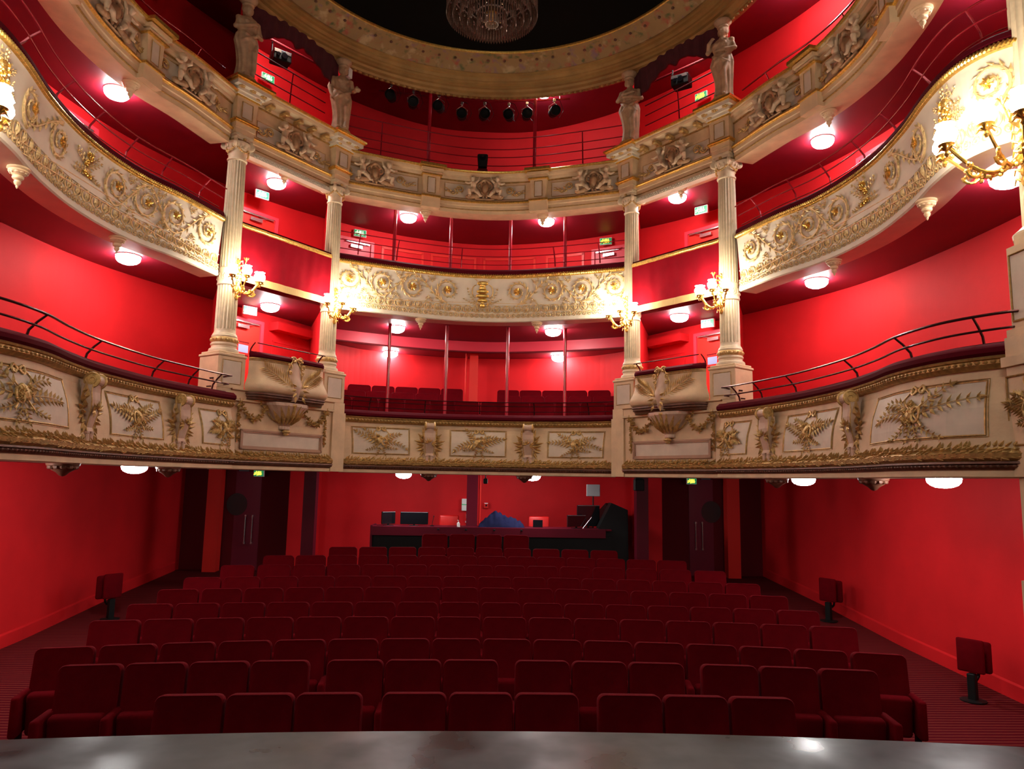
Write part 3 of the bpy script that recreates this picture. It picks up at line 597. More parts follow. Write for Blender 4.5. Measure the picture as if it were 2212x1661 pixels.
def console(mc, mg, mv, x):
    """scrolled bracket: volute on top, swelling shaft, split foot; leaves at both sides"""
    for s_ in (-1, 1):
        mv[(s_+1)//2].lathe([(0.082, -0.012), (0.088, 0.0), (0.082, 0.012)], (x+s_*0.085, 0.085, 0.965), 16, R=roty(PI/2))
        P = [(x+s_*0.10, 0.085+0.075*(1-t*0.85)*math.cos(9*t+1), 0.965+0.075*(1-t*0.85)*math.sin(9*t+1)) for t in np.linspace(0, 1, 22)]
        mg.tube(P, 0.006, 4, axis=(1, 0, 0))
    mc.lathe([(0.068, -0.085), (0.062, -0.04), (0.058, 0.0), (0.062, 0.04), (0.068, 0.085)], (x, 0.085, 0.965), 16, R=roty(PI/2))
    prof = [(0.92, 0.12, 0.105), (0.84, 0.115, 0.115), (0.76, 0.125, 0.112), (0.66, 0.12, 0.10), (0.56, 0.095, 0.088), (0.47, 0.075, 0.078), (0.43, 0.09, 0.085)]
    V = []; 
    for v, d, h in prof: V += [(x-h, 0.0, v), (x-h*0.97, d*0.86, v), (x-h*0.55, d, v), (x+h*0.55, d, v), (x+h*0.97, d*0.86, v), (x+h, 0.0, v)]
    mc.add(V, [(6*i+j, 6*i+j+1, 6*i+7+j, 6*i+6+j) for i in range(len(prof)-1) for j in range(5)] + [tuple(range(6)), tuple(6*(len(prof)-1)+j for j in range(6))])
    for s_ in (-1, 1):
        uvtube(mg, [(x+s_*h*0.98, v, d*0.9) for v, d, h in prof], 0.008, 5)
        mc.rbox(x+s_*0.045-0.03, x+s_*0.045+0.03, 0.0, 0.085, 0.315, 0.42, 0.012, 1)
        mc.ell((x+s_*0.05, 0.06, 0.42), (0.045, 0.035, 0.03), None, 8, 5)
        for a, L, vv in ((1.3, 0.16, 0.8), (0.7, 0.17, 0.72), (0.2, 0.2, 0.66), (-0.3, 0.17, 0.60), (-1.0, 0.15, 0.56), (-0.6, 0.13, 0.45), (-0.1, 0.15, 0.38)):
            for k in range(2): mg.leaf((x+s_*0.10, 0.03+0.02*k, vv-0.05*k), (a if s_ > 0 else PI-a), L*(1-0.2*k), 0.065, 0.025, 0.03)
    for k in range(5): mg.leaf((x-0.02, 0.125, 0.66), PI*(0.95-0.2*k)+0.2, 0.10, 0.035, 0.014, 0.02)
    for k in range(4): mg.leaf((x+0.03, 0.125, 0.645), -0.7+0.45*k, 0.13, 0.04, 0.014, 0.02)
def leafborder(mb, L, v0=0.28, r=0.05):
    n = int(L/0.042); rl = random.Random(4)
    for i in range(n):
        x = (i+0.5)*L/n+rl.uniform(-0.015, 0.015)
        for k, a in enumerate((0.25, 0.75, 1.25, 1.9)):
            th_ = -0.5+k*0.62; mb.leaf((x+0.012*k, 0.05+r*math.cos(th_)*0.6, v0+r*math.sin(th_)), -0.15+a*0.5+rl.uniform(-0.4, 0.4), rl.uniform(0.06, 0.085), rl.uniform(0.035, 0.05), 0.022, 0.012)
def lower(path, flip, label, panels, consoles, troph, pends, endcap=False):
    L = path.L; mid, _ = path.ev(np.array(L/2)); t = thing('balcony_front', label, 'balcony', ((-1 if flip else 1)*mid[0], mid[1], 0.1))
    S = Section(t, path, flip)
    S.sw('cushion', [(-0.26, 1.11), (-0.25, 1.19), (-0.15, 1.225), (0.0, 1.205), (0.06, 1.16), (0.065, 1.12), (0.04, 1.095)], 'cushion_velvet', closed=True, smooth=True)
    S.sw('gilt_rail', [(0.04, 1.095), (0.055, 1.085), (0.05, 1.07), (0.03, 1.062), (0.035, 1.03), (0.02, 1.01), (0.0, 0.995), (-0.03, 0.99)], 'old_gold', smooth=True)
    mb = MB(); beads(mb, L, 0.06, 1.045, 0.014, 0.036, 1.6); S.orn('gilt_beading', mb, 'old_gold')
    S.sw('panelled_face', [(-0.03, 1.0)]+PROF1+[(0.10, 0.235)], 'cream')
    S.sw('leaf_moulding_core', [(0.07, 0.335), (0.10, 0.325), (0.13, 0.29), (0.125, 0.25), (0.095, 0.225)], 'old_gold', smooth=True)
    mb = MB(); leafborder(mb, L); S.orn('leaf_moulding', mb, 'dull_gold', w0=0.03)
    S.sw('dark_cornice', [(0.085, 0.228), (0.11, 0.222), (0.115, 0.205), (0.09, 0.20), (0.10, 0.185), (0.075, 0.165), (0.07, 0.155)], 'bronze_brown', smooth=True)
    mb = MB(); beads(mb, L, 0.05, 0.185, 0.013, 0.095, 1.3); S.orn('dark_beading', mb, 'bronze_brown')
    S.sw('lower_lip', [(0.07, 0.158), (0.06, 0.15), (0.06, 0.10), (0.045, 0.09), (-0.12, 0.09), (-0.12, 0.16)], 'cream')
    S.sw('rear_lining', [(-0.26, 1.12), (-0.26, 0.2)], 'red_wall')
    for x0, x1 in panels:
        fr = MB(); o = S.orn('sunk_panel', inset(x0, x1, 0.44, 0.90), 'panel_grey', face=face1); frame(fr, x0, x1, 0.44, 0.90); frame(fr, x0-0.02, x1+0.02, 0.425, 0.915, 0.004); S.orn('panel_frame', fr, 'old_gold', face=face1, parent=o)
    for i, (x, Wd, sd) in enumerate(troph):
        mb = MB(); trophy(mb, x, 0.67, Wd, 0.5, sd); S.orn('trophy_relief', mb, 'dull_gold', face=face1)
    for x in consoles:
        mc, mg, mv = MB(), MB(), [MB(), MB()]; console(mc, mg, mv, x); o = S.orn('scroll_bracket', mc, 'pink_plaster', face=lambda v: 0*v+0.03); S.orn('bracket_foliage', mg, 'dull_gold', face=lambda v: 0*v+0.03, parent=o); [S.orn('bracket_volute', q_, 'dull_gold', face=lambda v: 0*v+0.03, parent=o) for q_ in mv]
    for u in pends:
        p, n = path.ev(np.array(u)); mb = MB(); mb.lathe([(0.16, 0.0), (0.15, -0.03), (0.12, -0.05), (0.11, -0.07), (0.06, -0.10), (0.03, -0.13), (0.002, -0.14)], (p[0]-n[0]*0.08, p[1]-n[1]*0.08, 0.10), 12)
        for k in range(12):
            a = 2*PI*k/12; mb.ell((p[0]-n[0]*0.08+0.125*math.cos(a), p[1]-n[1]*0.08+0.125*math.sin(a), 0.055), (0.035, 0.02, 0.025), rotz(a+PI/2), 6, 4)
        S.out('pendant', mb, 'bronze_brown', smooth=True)
    return t
g = lambda a: P1C.find(a)
lower(P1C, False, 'lower balcony front between the inner columns, three trophy panels and two scroll brackets', [(g(-.174), g(-.097)), (g(-.039), g(.0365)), (P1C.L-g(-.097), P1C.L-g(-.174))], [g(-.0685), P1C.L-g(-.0685)],
      [(g(-.135), 0.95, 1), (P1C.L/2, 0.9, 2), (P1C.L-g(-.135), 0.95, 3)], [g(-.067), g(.063)])
h = lambda a: P1R.find(a)
for flip, side in ((True, 'left'), (False, 'right')):
    lower(P1R, flip, 'lower balcony front on the %s side with trophy panels and two scroll brackets' % side,
      [(h(.345)+0.0, h(.381)), (h(.436), h(.507)), (h(.567), h(.73))], [h(.412), h(.539)], [(h(.352), 0.5, 4), (h(.471), 0.95, 5), (h(.628), 1.25, 6 if flip else 8)], [h(.41), h(.5445)])
# ------------------------------------------------------------------ upper gallery entablature
def cherub_pose(mb, x, s_):
    """a plump winged child twisting on a cloud; s_=-1 sits on the left of the shield"""
    def e(c, r, R=None): mb.ell((x+s_*c[0], c[1], c[2]), r, R, 12, 8)
    e((0.0, 0.06, 0.06), (0.05, 0.05, 0.065)); e((0.0, 0.055, -0.01), (0.055, 0.05, 0.05)); e((-0.02, 0.085, 0.165), (0.047, 0.05, 0.052))
    e((-0.02, 0.07, 0.19), (0.052, 0.05, 0.04)); e((-0.035, 0.13, 0.158), (0.012, 0.014, 0.012))
    mb.tube([(x+s_*a, b, c) for a, b, c in ((-0.035, 0.08, 0.10), (-0.095, 0.10, 0.07), (-0.15, 0.10, 0.085))], [0.024, 0.021, 0.015], 8)
    mb.tube([(x+s_*a, b, c) for a, b, c in ((0.035, 0.07, 0.10), (0.085, 0.10, 0.13), (0.10, 0.09, 0.20))], [0.024, 0.02, 0.015], 8)
    mb.tube([(x+s_*a, b, c) for a, b, c in ((-0.02, 0.07, -0.03), (-0.075, 0.12, -0.055), (-0.06, 0.10, -0.14), (-0.085, 0.13, -0.16))], [0.04, 0.034, 0.024, 0.016], 8)
    mb.tube([(x+s_*a, b, c) for a, b, c in ((0.03, 0.06, -0.03), (0.075, 0.10, -0.08), (0.125, 0.09, -0.135), (0.155, 0.11, -0.14))], [0.04, 0.033, 0.023, 0.016], 8)
    for k in range(4): mb.ell((x+s_*(0.07+0.025*k), 0.02, 0.11-0.025*k), (0.055, 0.012, 0.018), roty(s_*(-0.4)), 8, 5)
def relief_group(S, u, v0, sc_=1.0, w0=0.0):
    body, shield, gold_ = MB(), MB(), MB()
    cherub_pose(body, -0.20, 1); cherub_pose(body, 0.20, -1)
    shield.ell((0, 0.06, 0.0), (0.06, 0.05, 0.085), None, 12, 8); shield.ell((0, 0.03, 0.0), (0.10, 0.03, 0.125), None, 12, 8)
    for s_ in (-1, 1):
        shield.tube([(s_*(0.09+0.035*math.cos(t)), 0.05, 0.05+0.045*math.sin(t)) for t in np.linspace(-2, 2.6, 10)], 0.016, 6, axis=(0, 1, 0))
        shield.tube([(s_*(0.03+0.06*t), 0.06, 0.15-0.06*t) for t in np.linspace(0, 1, 5)], 0.024, 6)
        shield.tube([(s_*(0.07-0.05*t), 0.05, -0.06-0.09*t) for t in np.linspace(0, 1, 5)], 0.02, 6)
        for k in range(3): shield.ell((s_*(0.14+0.06*k), 0.04, -0.12-0.01*k), (0.07, 0.04, 0.04), None, 8, 5)
        scroll_pts = [(s_*(0.42+0.065*(1-0.7*t)*math.cos(9*t)), 0.015, -0.02+0.065*(1-0.7*t)*math.sin(9*t)) for t in np.linspace(0, 1, 22)]
        gold_.tube(scroll_pts, 0.011, 5, axis=(0, 1, 0)); gold_.tube([(s_*(0.48+0.2*t), 0.012, -0.06-0.05*math.sin(5*t)) for t in np.linspace(0, 1, 12)], np.linspace(0.013, 0.005, 12), 5, axis=(0, 1, 0))
        for k in range(7): gold_.leaf((s_*(0.45+0.035*k), 0.012, -0.06), PI/2-s_*(0.3+0.3*k) if k % 2 else -PI/2+s_*(0.6+0.15*k), 0.075-0.006*k, 0.035, 0.014, 0.01)
    shield.ell((0, 0.06, 0.15), (0.05, 0.04, 0.03), None, 10, 6); shield.box(-0.16, 0.16, 0.0, 0.05, -0.185, -0.165)
    def f(V): W = V*sc_; return W
    outs = []
    for nm, m_, mt in (('cherub_pair', body, 'putto'), ('shield_relief', shield, 'bronze_stone'), ('scroll_leaves', gold_, 'dull_gold')):
        o = MB().add(m_.arr()*sc_, m_.F); ob = S.orn(nm, o, mt, u, v0, w0=w0)
        if nm != 'scroll_leaves':
            rm = ob.modifiers.new('remesh', 'REMESH'); rm.mode = 'VOXEL'; rm.voxel_size = 0.0075; rm.use_smooth_shade = True
            sm = ob.modifiers.new('smooth', 'SMOOTH'); sm.iterations = 2; sm.factor = 0.5
        outs.append(ob)
    outs[1].parent = outs[0]; outs[1].location = (0, 0, 0)
    outs[2].parent = outs[0]; outs[2].location = (0, 0, 0)
def pier(S, u, wd=0.17, top=5.94):
    """a break in the parapet: tapered pilaster with a sunk panel under a jutting cornice"""
    a = MB(); V = []
    for v, h in ((5.375, wd*0.80), (5.78, wd)): V += [(u-h, -0.02, v), (u-h, 0.10, v), (u+h, 0.10, v), (u+h, -0.02, v)]
    a.add(V, [(0, 1, 5, 4), (1, 2, 6, 5), (2, 3, 7, 6), (0, 3, 2, 1), (4, 5, 6, 7)])
    o = S.orn('pilaster', a, 'cream'); b = MB(); c = MB()
    for w0, w1, v0, v1, h in ((0.0, 0.14, 5.78, 5.82, wd+0.02), (0.0, 0.18, 5.83, 5.88, wd+0.045)): a2 = b.box(u-h, u+h, w0-0.02, w1, v0, v1)
    S.orn('pilaster_cornice', b, 'cream', parent=o)
    c.box(u-wd-0.09, u+wd+0.09, -0.02, 0.25, top-0.045, top+0.005); c.box(u-wd-0.03, u+wd+0.03, 0.0, 0.155, 5.755, 5.775)
    S.orn('gilt_edge', c, 'gold', parent=o)
    d = MB().box(u-wd*0.42, u+wd*0.42, 0.095, 0.106, 5.42, 5.71); S.orn('sunk_panel', d, 'panel_grey', parent=o)
    e = MB(); P = [(u+sx*wd*0.45, 0.106, v) for sx, v in ((-1, 5.41), (1, 5.41), (1, 5.72), (-1, 5.72))]
    for i in range(4): e.tube([P[i], P[(i+1) % 4]], 0.007, 4)
    S.orn('panel_frame', e, 'old_gold', parent=o)
    f = MB().box(u-wd-0.01, u+wd+0.01, -0.02, 0.10, 5.13, 5.33); S.orn('architrave_break', f, 'cream', parent=o)
    f = MB().box(u-wd-0.02, u+wd+0.02, -0.02, 0.13, 5.33, 5.365); S.orn('gilt_ledge_break', f, 'gold', parent=o)
def gallery(path, flip, label, groups, piers, pends, panels, bay=False):
    L = path.L; mid, _ = path.ev(np.array(L/2)); t = thing('gallery_parapet', label, 'parapet', ((-1 if flip else 1)*mid[0], mid[1], 5.1))
    S = Section(t, path, flip); dz = 0.16 if bay else 0.0; ext = 0.14 if bay else 0.0
    S.sw('architrave', [(-0.34, 5.22), (-0.34, 5.13), (-0.02, 5.12), (0.0, 5.12), (0.0, 5.19), (0.015, 5.195), (0.015, 5.26), (0.03, 5.27), (0.03, 5.33)], 'cream')
    S.sw('gilt_line', [(0.0, 5.188), (0.02, 5.19), (0.02, 5.198), (0.012, 5.20)], 'old_gold')
    S.sw('gilt_ledge', [(0.03, 5.325), (0.055, 5.33), (0.065, 5.345), (0.06, 5.365), (0.0, 5.37)], 'gold', smooth=True)
    S.sw('parapet_face', [(0.0, 5.37), (0.0, 5.80+dz)], 'cream')
    S.sw('cornice', [(0.0, 5.76+dz), (0.03, 5.78+dz), (0.04, 5.80+dz), (0.045, 5.83+dz), (0.09+ext, 5.84+dz), (0.10+ext, 5.87+dz), (0.10+ext, 5.895+dz), (0.14+ext, 5.90+dz)], 'cream')
    S.sw('gilt_cornice_edge', [(0.13+ext, 5.895+dz), (0.16+ext, 5.90+dz), (0.165+ext, 5.925+dz), (0.15+ext, 5.94+dz), (-0.02, 5.945+dz)], 'gold', smooth=True)
    S.sw('gilt_under_line', [(0.0, 5.748+dz), (0.022, 5.752+dz), (0.022, 5.768+dz), (0.01, 5.772+dz)], 'old_gold')
    S.sw('coping', [(-0.02, 5.94+dz), (-0.3, 5.95+dz), (-0.3, 5.4)], 'cushion_velvet')
    for x0, x1 in panels:
        S.orn('sunk_panel', inset(x0, x1, 5.42, 5.70), 'panel_grey'); fr = MB(); frame(fr, x0, x1, 5.42, 5.70, 0.006); S.orn('panel_frame', fr, 'old_gold')
    for u in groups: relief_group(S, u, 5.60, 1.16, 0.02)
    for u in piers: pier(S, u)
    for u in pends: pend(S, u, -0.16, 5.13, 'cream', 0.95)
    if bay:
        mb = MB(); n = 7
        for i in range(n):
            u = (i+0.5)*L/n
            mb.rbox(u-0.045, u+0.045, 0.03, 0.21, 5.92, 5.98, 0.012, 1); mb.ell((u, 0.20, 5.93), (0.045, 0.03, 0.03), None, 8, 5)
            for a in (0.6, PI/2, PI-0.6): mb.leaf((u, 0.12, 5.90), -a, 0.05, 0.03, 0.01, 0.0)
        S.orn('gilt_modillions', mb, 'dull_gold')
        mb = MB(); guilloche(mb, L-0.5, 0.06, 5.085, 0.022); mb.merge(ribbon_band(L-0.5, 5.05, 5.12, 0.0)); S.orn('egg_moulding', mb, 'cream_light', u0=0.25, w0=0.03)
        S.sw('egg_moulding_back', [(0.03, 5.12), (0.028, 5.05), (-0.1, 5.05), (-0.1, 5.12)], 'cream_light')
    return t
G = P2C.find; mir_ = lambda u: P2C.L-u
gallery(P2C, False, 'upper gallery parapet between the inner columns with three cherub groups', [G(-.160), P2C.L/2, mir_(G(-.160))], [G(-.079), mir_(G(-.079))], [G(-.0815), mir_(G(-.0815))],
        [(G(-.20), G(-.097)), (G(-.058), mir_(G(-.058))), (mir_(G(-.097)), mir_(G(-.20)))])
Q = P2R.find
for flip, side in ((True, 'left'), (False, 'right')):
    gallery(P2R, flip, 'upper gallery parapet sweeping along the %s side with cherub groups' % side, [Q(.430), Q(.555), min(P2R.L-.5, Q(.68))], [Q(.4925), Q(.62)], [Q(.4985), Q(.6418)],
            [(Q(.39), Q(.475)), (Q(.51), Q(.605))])
PBF = Path([tuple(np.array([2.70, 12.62])+np.array([-0.807, -0.59])*0.02), tuple(np.array([3.90, 10.98])+np.array([-0.807, -0.59])*0.02)], straight=True)
for flip, side in ((True, 'left'), (False, 'right')):
    gallery(PBF, flip, 'straight upper gallery parapet over the %s curtained box with gilt brackets' % side, [PBF.L/2], [], [PBF.L/2], [(0.3, PBF.L-0.3)], bay=True)
# ================================================================== COLUMNS, BOXES, STATUES
BAY_A = math.atan2(10.98-12.62, 3.90-2.70)          # direction of the right box front, inner -> outer column
NB = np.array([-0.807, -0.59, 0.0])                  # towards the middle of the house (right side)
class Frame:
    """local frame on the plan: x along the box front, y towards the middle of the house, z up (heights from eye level)"""
    def __init__(s, c, ang=BAY_A, flip=False): s.c = np.array([c[0], c[1], 0.0]); s.a = ang; s.f = flip; s.X = np.array([math.cos(ang), math.sin(ang), 0]); s.Y = np.array([math.sin(ang), -math.cos(ang), 0])
    def __call__(s, mb):
        V = mb.arr(); W = s.c + V[:, :1]*s.X + V[:, 1:2]*s.Y*1.0 + V[:, 2:]*np.array([0, 0, 1.0]); o = MB().add(W, mb.F); return mirror(o) if s.f else o
def fluted(n): return lambda a, z: 1-0.085*np.clip(np.abs(np.cos(n*a/2)), 0, 1)**0.6*(1 if z != 99 else 0)
def column(c, flip, label, r=0.152, ang=BAY_A, z0=1.83, base_only=False, big=1.0):
    sx = -1 if flip else 1; t = thing('fluted_column', label, 'column', (sx*c[0], c[1], 1.28)); fr = Frame(c, ang, flip)
    def put(nm, mb, m, sm=False, ang_=35, par=None): return mk(nm, fr(mb), m, par or t, smooth=sm, ang=ang_)
    mb = MB().rbox(-0.235, 0.235, -0.235, 0.235, 1.28, 1.76, 0.008, 1).rbox(-0.25, 0.25, -0.25, 0.25, 1.76, 1.80, 0.01, 1).rbox(-0.225, 0.225, -0.225, 0.225, 1.80, 1.835, 0.01, 1)
    pl = put('plinth', mb, 'cream')
    put('sunk_panel', MB().box(-0.155, 0.155, 0.233, 0.239, 1.36, 1.70).box(-0.239, -0.233, -0.15, 0.15, 1.36, 1.70), 'panel_grey', par=pl)
    e = MB(); P = [(-0.16, 0.24, 1.355), (0.16, 0.24, 1.355), (0.16, 0.24, 1.705), (-0.16, 0.24, 1.705)]
    for i in range(4): e.tube([P[i], P[(i+1) % 4]], 0.006, 4)
    put('panel_line', e, 'old_gold', par=pl)
    b = r*1.0
    put('base', MB().lathe([(b*1.38, 1.835), (b*1.42, 1.86), (b*1.36, 1.885), (b*1.18, 1.90), (b*1.16, 1.93), (b*1.26, 1.945), (b*1.27, 1.96), (b*1.18, 1.975), (b*1.20, 2.075), (b*1.22, 2.085), (b*1.15, 2.10), (b*1.12, 2.12), (b*1.04, 2.13), (b*1.0, 2.16)], n=40), 'column_paint', True)
    g_ = MB().lathe([(b*1.19, 1.985), (b*1.27, 2.0), (b*1.29, 2.025), (b*1.27, 2.05), (b*1.19, 2.065)], n=40, cap=False)
    for k in range(20): a = 2*PI*k/20; g_.ell((b*1.27*math.cos(a), b*1.27*math.sin(a), 2.025), (0.026, 0.014, 0.022), rotz(a+PI/2), 6, 4)
    put('gilt_torus', g_, 'dull_gold', True)
    n = 20; N = 160
    zs = [(r*0.99, 2.155), (r, 2.18)]; fl = fluted(n); mbs = MB()
    mbs.lathe([(r, 2.155), (r, 2.185)], n=N, cap=False); mbs.lathe([(r, 2.185), (r*0.99, 2.5), (r*0.98, 2.88)], n=N, flute=fl, cap=False)
    mbs.lathe([(r*0.98, 3.14), (r*0.95, 3.8), (r*0.90, 4.4), (r*0.86, 4.88)], n=N, flute=fl, cap=False)
    put('shaft', mbs, 'column_paint', True, 50)
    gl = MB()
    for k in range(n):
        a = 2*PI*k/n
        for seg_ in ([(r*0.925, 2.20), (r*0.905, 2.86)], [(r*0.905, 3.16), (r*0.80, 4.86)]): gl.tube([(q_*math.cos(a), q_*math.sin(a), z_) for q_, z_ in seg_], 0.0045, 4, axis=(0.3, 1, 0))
    put('flute_shade_lines', gl, 'groove_shade')  # thin dark strips that paint the shade into the flute grooves
    mbs = MB().lathe([(r*0.98, 2.87), (r*1.06, 2.88), (r*1.07, 2.90), (r*1.03, 2.91), (r*1.03, 3.09), (r*1.06, 3.10), (r*1.09, 3.12), (r*1.05, 3.14), (r*0.96, 3.15)], n=40, cap=False)
    for k in range(12):
        a = 2*PI*k/12; cx, cy = r*1.05*math.cos(a), r*1.05*math.sin(a); R = rotz(a-PI/2)
        q = [(0.026*math.cos(t), 0.005, 0.05*math.sin(t)) for t in np.linspace(0, 2*PI, 11)[:-1]]; q = np.array(q) @ R.T + np.array([cx, cy, 3.0]); mbs.tube(q, 0.006, 4, closed=True); mbs.ell((cx, cy, 3.0), (0.012, 0.012, 0.03), None, 6, 4)
    put('carved_band', mbs, 'column_paint', True)
    k = r*0.86
    cap = MB().lathe([(k*1.0, 4.87), (k*1.12, 4.88), (k*1.13, 4.90), (k*1.0, 4.91), (k*1.0, 5.03), (k*1.05, 5.05), (k*1.3, 5.08), (k*1.45, 5.12), (k*1.45, 5.16)], n=32)
    cap.prism([(math.cos(a)*rr, math.sin(a)*rr) for a, rr in [(i*PI/8, 0.19 if i % 4 == 2 else (0.165 if i % 2 else 0.15)) for i in range(16)]], 5.20, 5.25, axis='z')
    cap.rbox(-0.16, 0.16, -0.16, 0.16, 5.24, 5.29, 0.01, 1)
    for i in range(4):
        a = PI/4+i*PI/2; d = np.array([math.cos(a), math.sin(a), 0]); q = np.array([-d[1], d[0], 0])
        P = [d*(0.205+0.064*(1-0.8*t)*math.cos(9.5*t+1.3))+np.array([0, 0, 5.135+0.068*(1-0.8*t)*math.sin(9.5*t+1.3)]) for t in np.linspace(0, 1, 26)]
        cap.tube(P, np.linspace(0.026, 0.012, 26), 6, axis=tuple(q))
        cap.lathe([(0.045, -0.025), (0.05, 0.0), (0.045, 0.025)], tuple(d*0.205+np.array([0, 0, 5.135])), 12, R=np.stack([d, np.array([0, 0, 1.0]), q], 1))
    for k_ in range(16): a = 2*PI*k_/16; cap.ell((r*1.18*math.cos(a), r*1.18*math.sin(a), 5.09), (0.018, 0.018, 0.03), None, 6, 4)
    put('capital', cap, 'column_paint', True)
    gd = MB()
    for i in range(4):
        a0 = PI/4+i*PI/2
        P = [((0.15+0.02*math.sin(PI*t))*math.cos(a0+t*PI/2), (0.15+0.02*math.sin(PI*t))*math.sin(a0+t*PI/2), 5.10-0.10*math.sin(PI*t)) for t in np.linspace(0.08, 0.92, 10)]
        for j, p in enumerate(P): gd.ell(p, (0.017, 0.017, 0.019), None, 6, 4)
        gd.ell((0.155*math.cos(a0+PI/4), 0.155*math.sin(a0+PI/4), 5.21), (0.03, 0.03, 0.025), None, 8, 5)
    put('gilt_garland', gd, 'dull_gold', True)
    return t
def block(c, flip, label):
    """entablature block that breaks forward over a column and carries a statue"""
    sx = -1 if flip else 1; t = thing('entablature_block', label, 'pedestal', (sx*c[0], c[1], 5.3)); fr = Frame(c, BAY_A, flip)
    def put(nm, mb, m, par=None, sm=False): return mk(nm, fr(mb), m, par or t, smooth=sm)
    put('architrave_block', MB().box(-0.17, 0.17, -0.16, 0.15, 5.29, 5.37).box(-0.18, 0.18, -0.16, 0.165, 5.37, 5.45), 'cream')
    put('gilt_ledge', MB().box(-0.20, 0.20, -0.16, 0.19, 5.45, 5.475).box(-0.215, 0.215, -0.16, 0.205, 5.475, 5.50), 'gold')
    d = MB(); V = []
    for v, h, dd in ((5.50, 0.165, 0.15), (5.86, 0.19, 0.18)): V += [(-h, -0.16, v), (-h, dd, v), (h, dd, v), (h, -0.16, v)]
    d.add(V, [(0, 1, 5, 4), (1, 2, 6, 5), (2, 3, 7, 6), (0, 3, 2, 1), (4, 5, 6, 7), (3, 0, 4, 7)]); die = put('die', d, 'cream')
    put('sunk_panel', MB().box(-0.09, 0.09, 0.165, 0.175, 5.55, 5.80), 'panel_grey', die)
    e = MB(); P = [(-0.095, 0.176, 5.545), (0.095, 0.176, 5.545), (0.095, 0.176, 5.805), (-0.095, 0.176, 5.805)]
    for i in range(4): e.tube([P[i], P[(i+1) % 4]], 0.008, 4)
    put('panel_frame', e, 'old_gold', die)
    put('gilt_neck', MB().box(-0.205, 0.205, -0.16, 0.20, 5.86, 5.885), 'gold')
    put('cornice', MB().box(-0.22, 0.22, -0.18, 0.22, 5.885, 5.93).box(-0.31, 0.31, -0.2, 0.34, 5.98, 6.04).box(-0.25, 0.25, -0.2, 0.26, 5.93, 5.98), 'cream_light')
    put('gilt_cornice', MB().box(-0.33, 0.33, -0.22, 0.36, 6.04, 6.065).box(-0.355, 0.355, -0.22, 0.385, 6.065, 6.10), 'gold')
    m = MB()
    for x, y in ((-0.2, 0.28), (0.0, 0.28), (0.2, 0.28), (-0.28, 0.08), (0.28, 0.08)):
        for k in range(6): m.ell((x+0.035*math.cos(k*PI/3), y+0.035*math.sin(k*PI/3), 5.972), (0.022, 0.022, 0.014), None, 6, 4)
        m.ell((x, y, 5.965), (0.02, 0.02, 0.02), None, 6, 4)
    put('gilt_rosettes', m, 'dull_gold')
    return t
